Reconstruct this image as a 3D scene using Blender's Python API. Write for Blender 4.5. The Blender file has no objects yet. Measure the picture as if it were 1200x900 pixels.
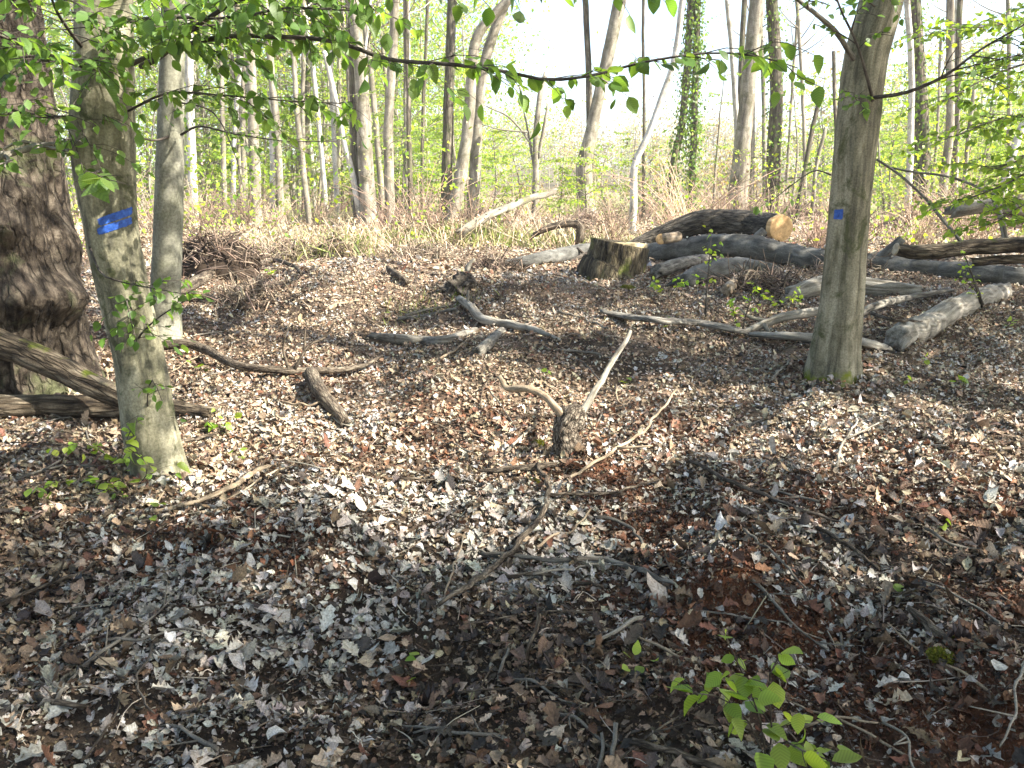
import bpy, math
import numpy as np
from mathutils import Vector
rng = np.random.default_rng(7)
S = bpy.context.scene
COL = S.collection
# ------------------------------------------------------------------ camera, sky, sun, exposure
PITCH = math.atan((450-235)/979.0)
CAMZ = 1.55
cam_d = bpy.data.cameras.new('camera'); cam = bpy.data.objects.new('camera', cam_d); COL.objects.link(cam)
cam.location = (0, 0, CAMZ); cam.rotation_euler = (math.pi/2-PITCH, 0, 0)
cam_d.sensor_width = 36; cam_d.lens = 36*979/1200.0; cam_d.clip_end = 1500; cam_d.clip_start = .05
S.camera = cam
SUN_EL = math.radians(41); SUN_AZ = math.radians(108)      # azimuth clockwise from the view direction
SD = np.array([math.sin(SUN_AZ)*math.cos(SUN_EL), math.cos(SUN_AZ)*math.cos(SUN_EL), math.sin(SUN_EL)])
w = bpy.data.worlds.new('World'); S.world = w; w.use_nodes = True
nt = w.node_tree; bg = nt.nodes['Background']
sky = nt.nodes.new('ShaderNodeTexSky'); sky.sky_type = 'NISHITA'; sky.sun_disc = False
sky.sun_elevation = SUN_EL; sky.sun_rotation = SUN_AZ; sky.air_density = 1.0; sky.dust_density = 2.0; sky.ozone_density = 1.0
nt.links.new(sky.outputs[0], bg.inputs[0]); bg.inputs[1].default_value = 0.095
sl = bpy.data.lights.new('sun', 'SUN'); so = bpy.data.objects.new('sun', sl); COL.objects.link(so)
sl.energy = 5.0; sl.angle = math.radians(0.5); sl.color = (1, .94, .84)
so.rotation_euler = Vector((-SD[0], -SD[1], -SD[2])).to_track_quat('-Z', 'Y').to_euler()
S.view_settings.view_transform = 'Standard'; S.view_settings.look = 'None'; S.view_settings.gamma = 1
S.view_settings.exposure = 2.2
S.cycles.max_bounces = 8; S.cycles.transmission_bounces = 6; S.cycles.transparent_max_bounces = 8

# ------------------------------------------------------------------ numeric helpers
def _h(i, j, k, s):
    n = (i*374761393 + j*668265263 + k*2147483647 + s*1274126177).astype(np.int64) & 0xffffffff
    n = ((n ^ (n >> 13))*1274126177) & 0xffffffff
    n = ((n ^ (n >> 16))*2246822519) & 0xffffffff
    return ((n ^ (n >> 15)) & 0xffffff)/float(0xffffff)*2-1
def vnoise(p, s=0):
    p = np.asarray(p, float); f = np.floor(p); t = p-f; t = t*t*(3-2*t); f = f.astype(np.int64)
    r = 0
    for a in (0, 1):
        for b in (0, 1):
            for c in (0, 1):
                wgt = (t[..., 0] if a else 1-t[..., 0])*(t[..., 1] if b else 1-t[..., 1])*(t[..., 2] if c else 1-t[..., 2])
                r = r + wgt*_h(f[..., 0]+a, f[..., 1]+b, f[..., 2]+c, s)
    return r
def fbm(p, o=4, s=0):
    p = np.asarray(p, float); r = 0; a = 1; t = 0
    for k in range(o):
        r = r+a*vnoise(p*(2**k), s+k*17); t += a; a *= .5
    return r/t
def sstep(a, b, x):
    t = np.clip((x-a)/(b-a), 0, 1); return t*t*(3-2*t)
def n2(x, y, f, o=3, s=0):
    return fbm(np.stack([x*f, y*f, np.zeros_like(x)+.37*s], -1), o, s)
GX = np.array([-50, 0, 2, 3.2, 4.4, 6, 8, 10, 14, 25, 40, 60, 90, 140, 220, 400, 2000.])
GZ = np.array([0, 0, 0, .02, .09, .31, .50, .64, .74, .80, .70, .60, .9, 4.4, 9.5, 14, 20.])
def gprof(y):
    return (np.interp(y-.5, GX, GZ)+np.interp(y, GX, GZ)+np.interp(y+.5, GX, GZ))/3
# mounds and hollows (x, y, radius, height) are added by pixel further down
MOUNDS = []
def ground(x, y):
    x = np.asarray(x, float); y = np.asarray(y, float)
    d = np.hypot(x, y)
    z = gprof(y)+.075*n2(x, y, .55, 3, 1)*sstep(1, 4, d)*(1-.5*sstep(30, 60, d))
    z = z+.125*n2(x, y, 1.9, 3, 2)*(1-.4*sstep(15, 30, d))+.034*n2(x, y, 6., 2, 3)*(1-sstep(8, 16, d))
    for mx, my, mr, mh in MOUNDS:
        z = z+mh*np.exp(-((x-mx)**2+(y-my)**2)/(mr*mr))
    return z
CAM = np.array([0, 0, CAMZ])
cp, sp = math.cos(PITCH), math.sin(PITCH)
def ray(px, py):
    a = (np.asarray(px, float)-600)/979; b = (450-np.asarray(py, float))/979
    return np.stack([a, cp+b*sp, -sp+b*cp], -1)
def P(px, py, depth):
    d = ray(px, py); return CAM+d*(depth/d[..., 1])[..., None] if d.ndim > 1 else CAM+d*(depth/d[1])
def Gm(px, py, lift=0.):
    """points where pixel rays meet the ground (plus lift)"""
    px = np.atleast_1d(np.asarray(px, float)); py = np.atleast_1d(np.asarray(py, float))
    d = ray(px, py); d = d/d[:, 1:2]
    ys = np.concatenate([np.arange(1, 12, .15), np.arange(12, 70, .6)])
    z = CAMZ+d[:, 2:3]*ys; g = ground(d[:, 0:1]*ys, 0*d[:, 0:1]+ys)+lift
    hit = z <= g; k = np.where(hit.any(1), hit.argmax(1), len(ys)-1); hi = ys[k]; lo = ys[np.maximum(k-1, 0)]
    for _ in range(9):
        m = (lo+hi)/2; b = CAMZ+d[:, 2]*m <= ground(d[:, 0]*m, m)+lift; hi = np.where(b, m, hi); lo = np.where(b, lo, m)
    return CAM+d*hi[:, None]
def G(px, py, lift=0.): return Gm(px, py, lift)[0]
def proj(p):
    q = np.asarray(p)-CAM; f = q[..., 1]*cp-q[..., 2]*sp; u = q[..., 1]*sp+q[..., 2]*cp
    return 600+979*q[..., 0]/f, 450-979*u/f, f
for px, py, r, h in [(850, 690, .34, .12), (700, 560, .30, .09), (1130, 820, .35, .10), (985, 440, .45, .10), (510, 650, .20, -.08),
                     (560, 770, .22, -.07), (420, 800, .25, -.05), (560, 500, .35, .06), (250, 330, .6, .16), (545, 340, .5, .12),
                     (470, 365, .55, -.14), (700, 420, .6, .09), (860, 520, .4, -.06), (300, 640, .4, .06), (190, 560, .35, .06), (860, 360, .7, -.08), (430, 320, .6, .12), (340, 345, .7, .14), (600, 455, .45, .09), (450, 440, .5, -.08), (1080, 560, .5, .09), (770, 545, .25, -.09), (200, 720, .4, .07), (390, 590, .35, .06)]:
    q = G(px, py); MOUNDS.append((q[0], q[1], r, h))

# ------------------------------------------------------------------ mesh building
class MB:
    def __init__(s): s.v = []; s.f = []; s.bk = []; s.c = []; s.n = 0
    def add(s, v, faces, bk=None, col=None):
        v = np.asarray(v, np.float32).reshape(-1, 3); k = len(v)
        for f in (faces if isinstance(faces, list) else [faces]):
            if len(f): s.f.append(np.asarray(f, np.int64)+s.n)
        s.v.append(v); s.bk.append(np.asarray(bk, np.float32) if bk is not None else v)
        c = np.asarray(col if col is not None else (.5, .5, .5), np.float32)
        s.c.append(np.broadcast_to(c, (k, 3))); s.n += k
    def empty(s): return s.n == 0
    def build(s, name, mat, parent=None, smooth=True, origin=None):
        V = np.concatenate(s.v)
        if origin is None:
            if parent is not None: origin = np.array(parent.matrix_world.translation)
            else: origin = np.array([(V[:, 0].min()+V[:, 0].max())/2, (V[:, 1].min()+V[:, 1].max())/2, V[:, 2].min()])
        origin = np.asarray(origin, float)
        if parent is not None and parent.type == 'MESH': origin = np.array(parent['_o'])
        V = V-origin
        me = bpy.data.meshes.new(name)
        me.vertices.add(len(V)); me.vertices.foreach_set('co', V.astype(np.float32).ravel())
        idx = np.concatenate([f.ravel() for f in s.f]); sz = np.concatenate([np.full(len(f), f.shape[1]) for f in s.f])
        me.loops.add(len(idx)); me.loops.foreach_set('vertex_index', idx.astype(np.int32))
        me.polygons.add(len(sz)); st = np.concatenate([[0], np.cumsum(sz)[:-1]])
        me.polygons.foreach_set('loop_start', st.astype(np.int32)); me.polygons.foreach_set('loop_total', sz.astype(np.int32))
        me.update(calc_edges=True)
        me.polygons.foreach_set('use_smooth', np.full(len(sz), smooth))
        a = me.attributes.new('bk', 'FLOAT_VECTOR', 'POINT'); a.data.foreach_set('vector', np.concatenate(s.bk).astype(np.float32).ravel())
        c = np.concatenate(s.c); c4 = np.ones((len(c), 4), np.float32); c4[:, :3] = c
        a = me.attributes.new('col', 'FLOAT_COLOR', 'POINT'); a.data.foreach_set('color', c4.ravel())
        me.materials.append(mat)
        o = bpy.data.objects.new(name, me); COL.objects.link(o)
        o['_o'] = [float(t) for t in origin]
        if parent is not None:
            o.parent = parent; po = np.array(parent['_o']); o.location = origin-po
        else: o.location = origin
        return o
def tag(o, label=None, cat=None, group=None, kind=None):
    if label: o['label'] = label
    if cat: o['category'] = cat
    if group: o['group'] = group
    if kind: o['kind'] = kind
    return o
def empty(name, loc, label, cat, group=None):
    o = bpy.data.objects.new(name, None); COL.objects.link(o); o.location = loc; o['_o'] = [float(t) for t in loc]
    o.matrix_world.translation = loc; o.empty_display_size = .1
    return tag(o, label, cat, group)
def crom(pts, n):
    pts = np.asarray(pts, float)
    if len(pts) == 2: t = np.linspace(0, 1, n)[:, None]; return pts[0]*(1-t)+pts[1]*t
    q = np.vstack([2*pts[0]-pts[1], pts, 2*pts[-1]-pts[-2]]); k = len(pts)-1
    seg = np.linalg.norm(np.diff(pts[:, :3], axis=0), axis=1); cum = np.concatenate([[0], np.cumsum(seg)]); cum /= cum[-1]
    u = np.interp(np.linspace(0, 1, n), cum, np.arange(k+1)); i = np.minimum(u.astype(int), k-1); t = (u-i)[:, None]
    a, b, c, d = q[i], q[i+1], q[i+2], q[i+3]
    return .5*(2*b+(c-a)*t+(2*a-5*b+4*c-d)*t*t+(3*b-3*c+d-a)*t**3)
def frames(p):
    t = np.gradient(p, axis=0); t /= np.linalg.norm(t, axis=1)[:, None]+1e-12
    a = np.array([0, 0, 1.]) if abs(t[0, 2]) < .9 else np.array([0, 1., 0])
    N = np.zeros_like(p); n = np.cross(a, t[0]); N[0] = n/np.linalg.norm(n)
    for i in range(1, len(p)):
        n = N[i-1]-t[i]*np.dot(N[i-1], t[i]); N[i] = n/(np.linalg.norm(n)+1e-12)
    return t, N, np.cross(t, N)
def tube(mb, pts, rad, sides=8, step=None, bump=0., bf=3., lobe=None, flat=None, capend=True, col=None, seed=0, bkoff=0., disp=None, wob=0., jag=0.):
    pts = np.asarray(pts, float); rad = np.asarray(rad, float)
    if rad.ndim == 0: rad = np.full(len(pts), float(rad))
    if len(rad) != len(pts): rad = np.interp(np.linspace(0, 1, len(pts)), np.linspace(0, 1, len(rad)), rad)
    L = np.linalg.norm(np.diff(pts, axis=0), axis=1).sum()
    n = max(len(pts), int(L/step)+2) if step else max(len(pts)*2, 3)
    q = crom(np.hstack([pts, rad[:, None]]), n); p = q[:, :3].copy(); r = np.maximum(q[:, 3], 1e-4)
    if wob: p += wob*np.stack([fbm(np.stack([np.arange(n)*.35+seed*3.1+k*40, np.zeros(n), np.zeros(n)], -1), 2, 5) for k in range(3)], -1)
    t, N, B = frames(p); s = np.concatenate([[0], np.cumsum(np.linalg.norm(np.diff(p, axis=0), axis=1))])
    th = np.linspace(0, 2*np.pi, sides, endpoint=False); c, si = np.cos(th), np.sin(th)
    R = np.repeat(r[:, None], sides, 1)
    bkc = np.stack([r[:, None]*c, r[:, None]*si, np.repeat(s[:, None], sides, 1)], -1)
    if bump: R = R*(1+bump*fbm(np.stack([bf*c[None]+0*R, bf*si[None]+0*R, s[:, None]*bf/max(r.mean()*3, .02)+0*R], -1), 3, seed))
    if lobe: R = R*(1+lobe(th[None, :], s[:, None], L))
    if disp: R = R+disp(th[None, :]+0*R, s[:, None]+0*R, R)
    sy = 1. if flat is None else flat
    V = p[:, None, :]+R[..., None]*(c[None, :, None]*N[:, None, :]+sy*si[None, :, None]*B[:, None, :])
    i = np.arange(n-1)[:, None]*sides; j = np.arange(sides)[None, :]; j2 = (j+1) % sides
    F = np.stack([i+j, i+j2, i+sides+j2, i+sides+j], -1).reshape(-1, 4)
    if jag:
        jr = np.random.default_rng(seed+5)
        for e_, sg in ((0, -1), (n-1, 1)): V[e_] += (t[e_]*sg)[None]*(r[e_]*jag*np.abs(jr.normal(0, 1, sides))*(1+np.cos(th+seed)))[:, None]+jr.normal(0, .12, (sides, 1))*r[e_]*(V[e_]-p[e_])/r[e_]
    V = V.reshape(-1, 3); bk = bkc.reshape(-1, 3)+np.array([0, 0, bkoff]); faces = [F]
    if capend:
        V = np.vstack([V, p[0]-t[0]*r[0]*.1, p[-1]+t[-1]*r[-1]*.1]); bk = np.vstack([bk, [0, 0, bkoff], [0, 0, s[-1]+bkoff]])
        a = np.arange(sides); b = (a+1) % sides; k = n*sides
        faces.append(np.stack([b, a, np.full(sides, k)], -1)); o = (n-1)*sides
        faces.append(np.stack([o+a, o+b, np.full(sides, k+1)], -1))
    mb.add(V, faces, bk, col); return p, r
def disc(mb, c, nrm, r, ry=None, th=.02, sides=28, jag=.05, seed=0):
    nrm = np.asarray(nrm, float); nrm = nrm/np.linalg.norm(nrm)
    a = np.array([0, 0, 1.]) if abs(nrm[2]) < .9 else np.array([0, 1., 0]); u = np.cross(a, nrm); u /= np.linalg.norm(u); v = np.cross(nrm, u)
    ry = ry or r; t = np.linspace(0, 2*np.pi, sides, endpoint=False)
    j = 1+jag*fbm(np.stack([2*np.cos(t)+seed, 2*np.sin(t), 0*t], -1), 3, 3)
    V = []; bk = []; rings = [(1, -th), (1, -.004), (.97, 0), (.66, .002), (.33, -.002)]
    for k, (f, h) in enumerate(rings):
        hh = h+(.006*fbm(np.stack([4*f*np.cos(t), 4*f*np.sin(t), 0*t+seed], -1), 2, 9) if k > 1 else 0*t)
        V.append(c+u*(f*r*j*np.cos(t))[:, None]+v*(f*ry*j*np.sin(t))[:, None]+nrm*hh[:, None]); bk.append(np.stack([f*r*np.cos(t), f*r*np.sin(t), 0*t], -1))
    V = np.vstack(V+[c[None]]); bk = np.vstack(bk+[np.zeros((1, 3))]); i = np.arange(sides); i2 = (i+1) % sides; F = []
    for k in range(len(rings)-1): F.append(np.stack([k*sides+i, k*sides+i2, (k+1)*sides+i2, (k+1)*sides+i], -1))
    o = (len(rings)-1)*sides
    mb.add(V, [np.vstack(F), np.stack([o+i, o+i2, np.full(sides, len(rings)*sides)], -1)], bk)

# ------------------------------------------------------------------ leaves
def rows_template(t, wd, n_edge=True):
    V = [(0, 0)]; F3 = []; F4 = []
    for tt, ww in zip(t[1:-1], wd[1:-1]): V += [(tt, ww), (tt, 0), (tt, -ww)]
    V.append((1, 0)); m = len(t)-2; last = len(V)-1
    F3 += [(0, 2, 1), (0, 3, 2)]
    for k in range(m-1):
        a = 1+3*k; F4 += [(a, a+1, a+4, a+3), (a+1, a+2, a+5, a+4)]
    a = 1+3*(m-1); F3 += [(a, a+1, last), (a+1, a+2, last)]
    return np.array(V, float), np.array(F3), np.array(F4).reshape(-1, 4)
T_BEECH = rows_template([0, .16, .4, .68, .88, 1], [0, .2, .31, .24, .1, 0])
T_SIMPLE = rows_template([0, .45, 1], [0, .32, 0])
T_OAK = rows_template([0, .14, .24, .34, .45, .56, .67, .78, .9, 1], [0, .06, .2, .13, .29, .17, .31, .18, .17, 0])
T_FRAG = (np.array([(0, 0), (.5, -.05), (.2, .35), (.75, .30), (1, -.05), (.6, -.4), (.15, -.3)], float),
          np.array([(1, 2, 0), (1, 3, 2), (1, 4, 3), (1, 5, 4), (1, 6, 5), (1, 0, 6)]), np.zeros((0, 4), int))
T_QUAD = (np.array([(0, 0), (.5, .3), (1, 0), (.5, -.3)], float), np.zeros((0, 3), int), np.array([(0, 3, 2, 1)]))
def leaf_batch(mb, tmpl, pos, dirv, nrm, size, col, curl=.15, fold=.3, jit=0., r=rng, width=1.):
    V, F3, F4 = tmpl; N = len(pos); k = len(V)
    if N == 0: return
    d = dirv/(np.linalg.norm(dirv, axis=1)[:, None]+1e-9)
    u = nrm-d*(nrm*d).sum(1)[:, None]; u /= np.linalg.norm(u, axis=1)[:, None]+1e-9; sd = np.cross(u, d)
    x = np.broadcast_to(V[:, 0], (N, k)).copy(); y = np.broadcast_to(V[:, 1]*width, (N, k)).copy()
    if jit: x = x+jit*r.normal(0, 1, (N, k)); y = y+jit*r.normal(0, 1, (N, k))
    cu = curl*r.normal(.3, 1, (N, 1)); fo = fold*r.normal(.5, .8, (N, 1)); tw = .5*fold*r.normal(0, 1, (N, 1))
    z = -cu*x*x+fo*np.abs(y)+tw*y*(x-.5)*2
    if jit: z = z+.8*jit*r.normal(0, 1, (N, k))
    s = np.broadcast_to(np.asarray(size, float), (N,))[:, None, None]
    W = pos[:, None, :]+s*(x[..., None]*d[:, None]+y[..., None]*sd[:, None]+z[..., None]*u[:, None])
    off = (np.arange(N)*k)[:, None, None]; faces = []
    if len(F3): faces.append((F3[None]+off).reshape(-1, 3))
    if len(F4): faces.append((F4[None]+off).reshape(-1, 4))
    c = np.repeat(np.broadcast_to(col, (N, 3)), k, 0)
    mb.add(W.reshape(-1, 3), faces, np.tile(np.stack([V[:, 0], V[:, 1], 0*V[:, 0]], -1), (N, 1)), c)
def pick(cols, N, var=.15, r=rng, wts=None):
    cols = np.array(cols); i = r.choice(len(cols), N, p=None if wts is None else np.array(wts)/np.sum(wts))
    return np.clip(cols[i]*np.exp(r.normal(0, var, (N, 1)))*np.exp(r.normal(0, var*.16, (N, 3))), 0.004, .9)
GREEN = [(.105, .19, .04), (.135, .225, .05), (.085, .16, .035)]
YGREEN = [(.23, .35, .04), (.30, .39, .06), (.17, .30, .035)]
def runit(n, r=rng):
    v = r.normal(0, 1, (n, 3)); return v/np.linalg.norm(v, axis=1)[:, None]

# ------------------------------------------------------------------ materials
def mat(name):
    m = bpy.data.materials.new(name); m.use_nodes = True; t = m.node_tree
    return m, t, t.nodes['Principled BSDF'], t.nodes['Material Output']
def N(t, typ, **kw):
    n = t.nodes.new(typ)
    for k, v in kw.items(): setattr(n, k, v)
    return n
def ramp(t, src, stops):
    r = N(t, 'ShaderNodeValToRGB'); e = r.color_ramp.elements
    while len(e) < len(stops): e.new(.5)
    for i, (p, c) in enumerate(stops):
        e[i].position = p; e[i].color = (*c, 1) if len(c) == 3 else c
    t.links.new(src, r.inputs[0]); return r.outputs[0]
def noise(t, vec, scale, detail=6, rough=.6, dist=0.):
    n = N(t, 'ShaderNodeTexNoise'); n.inputs['Scale'].default_value = scale; n.inputs['Detail'].default_value = detail
    n.inputs['Roughness'].default_value = rough; n.inputs['Distortion'].default_value = dist
    t.links.new(vec, n.inputs['Vector']); return n.outputs['Fac']
def mixc(t, fac, a, b, mode='MIX'):
    m = N(t, 'ShaderNodeMix', data_type='RGBA', blend_type=mode)
    if isinstance(fac, float): m.inputs[0].default_value = fac
    else: t.links.new(fac, m.inputs[0])
    for sck, v in ((m.inputs[6], a), (m.inputs[7], b)):
        if isinstance(v, tuple): sck.default_value = (*v, 1)
        else: t.links.new(v, sck)
    return m.outputs[2]
def math_(t, op, a, b=None):
    m = N(t, 'ShaderNodeMath', operation=op); m.use_clamp = False
    for sck, v in ((m.inputs[0], a), (m.inputs[1], b)):
        if v is None: continue
        if isinstance(v, (int, float)): sck.default_value = v
        else: t.links.new(v, sck)
    return m.outputs[0]
def attr(t, name, out='Vector'):
    a = N(t, 'ShaderNodeAttribute', attribute_name=name); return a.outputs[out]
def bark(name, dark, mid, light, blotch=None, bscale=5., scale=30., stretch=.25, bump=.6, blo=(.5, .62), moss=None, mlo=(.1, .6), rough=.9, moss_base=None, plates=0.):
    m, t, b, out = mat(name); v = attr(t, 'bk')
    mp = N(t, 'ShaderNodeMapping'); mp.inputs['Scale'].default_value = (1, 1, stretch); t.links.new(v, mp.inputs[0])
    a = noise(t, mp.outputs[0], scale, 8, .65, .4)
    c = ramp(t, a, [(.37, dark), (.49, mid), (.63, light)])
    if plates:
        vd = N(t, 'ShaderNodeVectorMath', operation='MULTIPLY_ADD'); nn = N(t, 'ShaderNodeTexNoise'); nn.inputs['Scale'].default_value = plates*1.6; nn.inputs['Detail'].default_value = 5; t.links.new(mp.outputs[0], nn.inputs['Vector']); t.links.new(nn.outputs['Color'], vd.inputs[0])
        vd.inputs[1].default_value = (.8/plates,)*3; t.links.new(mp.outputs[0], vd.inputs[2]); vo = N(t, 'ShaderNodeTexVoronoi', feature='DISTANCE_TO_EDGE'); vo.inputs['Scale'].default_value = plates; t.links.new(vd.outputs[0], vo.inputs['Vector'])
        crack = ramp(t, vo.outputs['Distance'], [(.0, (0, 0, 0)), (.16, (1, 1, 1))]); c = mixc(t, .65, c, ramp(t, vo.outputs['Distance'], [(.0, (.2, .18, .16)), (.2, (1.05, 1.05, 1.05))]), 'MULTIPLY')
    if blotch:
        f = ramp(t, noise(t, v, bscale, 5, .65, .6), [(blo[0], (0, 0, 0)), (blo[1], (1, 1, 1))]); c = mixc(t, f, c, blotch)
    fine = noise(t, v, scale*6, 4, .7)
    c = mixc(t, .55, c, ramp(t, fine, [(.35, (.3, .29, .27)), (.62, (1.1, 1.1, 1.1))]), 'MULTIPLY')
    big = noise(t, v, 1.6*bscale**.5, 4, .6); c = mixc(t, .6, c, ramp(t, big, [(.36, (.55, .55, .52)), (.6, (1.1, 1.1, 1.1))]), 'MULTIPLY')
    if moss:
        g = N(t, 'ShaderNodeNewGeometry'); sx = N(t, 'ShaderNodeSeparateXYZ'); t.links.new(g.outputs['Normal'], sx.inputs[0])
        k = math_(t, 'ADD', math_(t, 'MULTIPLY', sx.outputs[2], .7), math_(t, 'MULTIPLY', math_(t, 'SUBTRACT', noise(t, v, 6., 5, .6), .5), 2.4))
        c = mixc(t, ramp(t, k, [(mlo[0], (0, 0, 0)), (mlo[1], (1, 1, 1))]), c, mixc(t, fine, (moss[0]*.5, moss[1]*.5, moss[2]*.5), moss))
    if moss_base:   # moss at the foot of the trunk, rising unevenly
        sx = N(t, 'ShaderNodeSeparateXYZ'); t.links.new(v, sx.inputs[0])
        k = math_(t, 'ADD', math_(t, 'SUBTRACT', moss_base[1], math_(t, 'MULTIPLY', sx.outputs[2], moss_base[2])), math_(t, 'MULTIPLY', math_(t, 'SUBTRACT', noise(t, v, 9., 5, .6), .5), 3.))
        c = mixc(t, ramp(t, k, [(.2, (0, 0, 0)), (.7, (1, 1, 1))]), c, moss_base[0])
    t.links.new(c, b.inputs['Base Color']); b.inputs['Roughness'].default_value = rough; b.inputs['Specular IOR Level'].default_value = .2
    h = math_(t, 'ADD', a, math_(t, 'MULTIPLY', fine, .25))
    if plates: h = math_(t, 'ADD', h, math_(t, 'MULTIPLY', crack, .9))
    bp = N(t, 'ShaderNodeBump'); bp.inputs['Strength'].default_value = bump; bp.inputs['Distance'].default_value = .012
    t.links.new(h, bp.inputs['Height']); t.links.new(bp.outputs[0], b.inputs['Normal']); return m
def leafmat(name, trans=.5, rough=.45, tmul=1.3, spec=.35):
    m, t, b, out = mat(name); c = attr(t, 'col', 'Color'); v = attr(t, 'bk')
    # lateral veins: fine pale stripes running out from the midrib
    sx = N(t, 'ShaderNodeSeparateXYZ'); t.links.new(v, sx.inputs[0])
    k = math_(t, 'SUBTRACT', sx.outputs[0], math_(t, 'MULTIPLY', math_(t, 'ABSOLUTE', sx.outputs[1]), .8))
    s = math_(t, 'SINE', math_(t, 'MULTIPLY', k, 55.)); s = math_(t, 'ADD', math_(t, 'MULTIPLY', s, .11), .92)
    cc = N(t, 'ShaderNodeVectorMath', operation='SCALE'); t.links.new(c, cc.inputs[0]); t.links.new(s, cc.inputs['Scale'])
    t.links.new(cc.outputs[0], b.inputs['Base Color']); b.inputs['Roughness'].default_value = rough; b.inputs['Specular IOR Level'].default_value = spec
    tr = N(t, 'ShaderNodeBsdfTranslucent'); k2 = N(t, 'ShaderNodeVectorMath', operation='MULTIPLY'); k2.inputs[1].default_value = (1.5*tmul, 1.35*tmul, .6*tmul)
    t.links.new(cc.outputs[0], k2.inputs[0]); t.links.new(k2.outputs[0], tr.inputs[0])
    mx = N(t, 'ShaderNodeMixShader'); mx.inputs[0].default_value = trans
    t.links.new(b.outputs[0], mx.inputs[1]); t.links.new(tr.outputs[0], mx.inputs[2]); t.links.new(mx.outputs[0], out.inputs[0]); return m
def littermat():
    m, t, b, out = mat('dead leaves'); c = attr(t, 'col', 'Color'); g = N(t, 'ShaderNodeTexCoord'); v = g.outputs['Object']; bk = attr(t, 'bk')
    f = noise(t, v, 150., 5, .7); f2 = noise(t, v, 45., 4, .6)
    c = mixc(t, .75, c, ramp(t, f, [(.34, (.42, .38, .34)), (.62, (1.1, 1.1, 1.1))]), 'MULTIPLY'); c = mixc(t, .6, c, ramp(t, f2, [(.36, (.5, .46, .42)), (.6, (1.1, 1.1, 1.1))]), 'MULTIPLY')
    sx = N(t, 'ShaderNodeSeparateXYZ'); t.links.new(bk, sx.inputs[0]); ay = math_(t, 'ABSOLUTE', sx.outputs[1])
    rib = ramp(t, ay, [(0, (1.25, 1.2, 1.15)), (.035, (1, 1, 1)), (.3, (.85, .83, .8))]); c = mixc(t, 1., c, rib, 'MULTIPLY')
    t.links.new(c, b.inputs['Base Color']); b.inputs['Roughness'].default_value = .6; b.inputs['Specular IOR Level'].default_value = .3
    k = math_(t, 'SINE', math_(t, 'MULTIPLY', math_(t, 'SUBTRACT', sx.outputs[0], math_(t, 'MULTIPLY', ay, .8)), 45.))
    bp = N(t, 'ShaderNodeBump'); bp.inputs['Strength'].default_value = .8; bp.inputs['Distance'].default_value = .004; t.links.new(math_(t, 'ADD', math_(t, 'ADD', f, f2), math_(t, 'MULTIPLY', k, .12)), bp.inputs['Height']); t.links.new(bp.outputs[0], b.inputs['Normal'])
    tr = N(t, 'ShaderNodeBsdfTranslucent'); t.links.new(c, tr.inputs[0]); mx = N(t, 'ShaderNodeMixShader'); mx.inputs[0].default_value = .12
    t.links.new(b.outputs[0], mx.inputs[1]); t.links.new(tr.outputs[0], mx.inputs[2]); t.links.new(mx.outputs[0], out.inputs[0]); return m
def attrmat(name, rough=.8, spec=.25, trans=0., nz=120.):
    m, t, b, out = mat(name); c = attr(t, 'col', 'Color')
    g = N(t, 'ShaderNodeTexCoord'); f = noise(t, g.outputs['Object'], nz, 4, .7)
    c = mixc(t, .6, c, ramp(t, f, [(.3, (.45, .42, .40)), (.65, (1, 1, 1))]), 'MULTIPLY')
    t.links.new(c, b.inputs['Base Color']); b.inputs['Roughness'].default_value = rough; b.inputs['Specular IOR Level'].default_value = spec
    if trans:
        tr = N(t, 'ShaderNodeBsdfTranslucent'); t.links.new(c, tr.inputs[0]); mx = N(t, 'ShaderNodeMixShader'); mx.inputs[0].default_value = trans
        t.links.new(b.outputs[0], mx.inputs[1]); t.links.new(tr.outputs[0], mx.inputs[2]); t.links.new(mx.outputs[0], out.inputs[0])
    return m
def sawn(name, a, bcol, rings=90., rough=.85):
    m, t, b, out = mat(name); v = attr(t, 'bk'); ln = N(t, 'ShaderNodeVectorMath', operation='LENGTH')
    wv = N(t, 'ShaderNodeVectorMath', operation='MULTIPLY_ADD'); nn = N(t, 'ShaderNodeTexNoise'); nn.inputs['Scale'].default_value = 6; t.links.new(v, nn.inputs['Vector'])
    wv.inputs[1].default_value = (.05, .05, 0); t.links.new(nn.outputs['Color'], wv.inputs[0]); t.links.new(v, wv.inputs[2]); t.links.new(wv.outputs[0], ln.inputs[0])
    s = math_(t, 'ADD', math_(t, 'MULTIPLY', math_(t, 'SINE', math_(t, 'MULTIPLY', ln.outputs['Value'], rings*4)), .22), .5)
    c = mixc(t, s, a, bcol); f = noise(t, v, 14., 6, .7)
    c = mixc(t, .8, c, ramp(t, f, [(.35, (.5, .42, .34)), (.6, (1, 1, 1))]), 'MULTIPLY')
    t.links.new(c, b.inputs['Base Color']); b.inputs['Roughness'].default_value = rough; b.inputs['Specular IOR Level'].default_value = .2
    bp = N(t, 'ShaderNodeBump'); bp.inputs['Strength'].default_value = .3; bp.inputs['Distance'].default_value = .004; t.links.new(f, bp.inputs['Height']); t.links.new(bp.outputs[0], b.inputs['Normal'])
    return m
M = {}
M['hornbeam'] = bark('hornbeam bark', (.095, .09, .065), (.225, .21, .138), (.37, .345, .245), blotch=(.07, .075, .034), bscale=5.5, scale=13, stretch=.2, bump=.45, blo=(.54, .63), moss_base=((.10, .11, .045), .5, 2.2))
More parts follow.
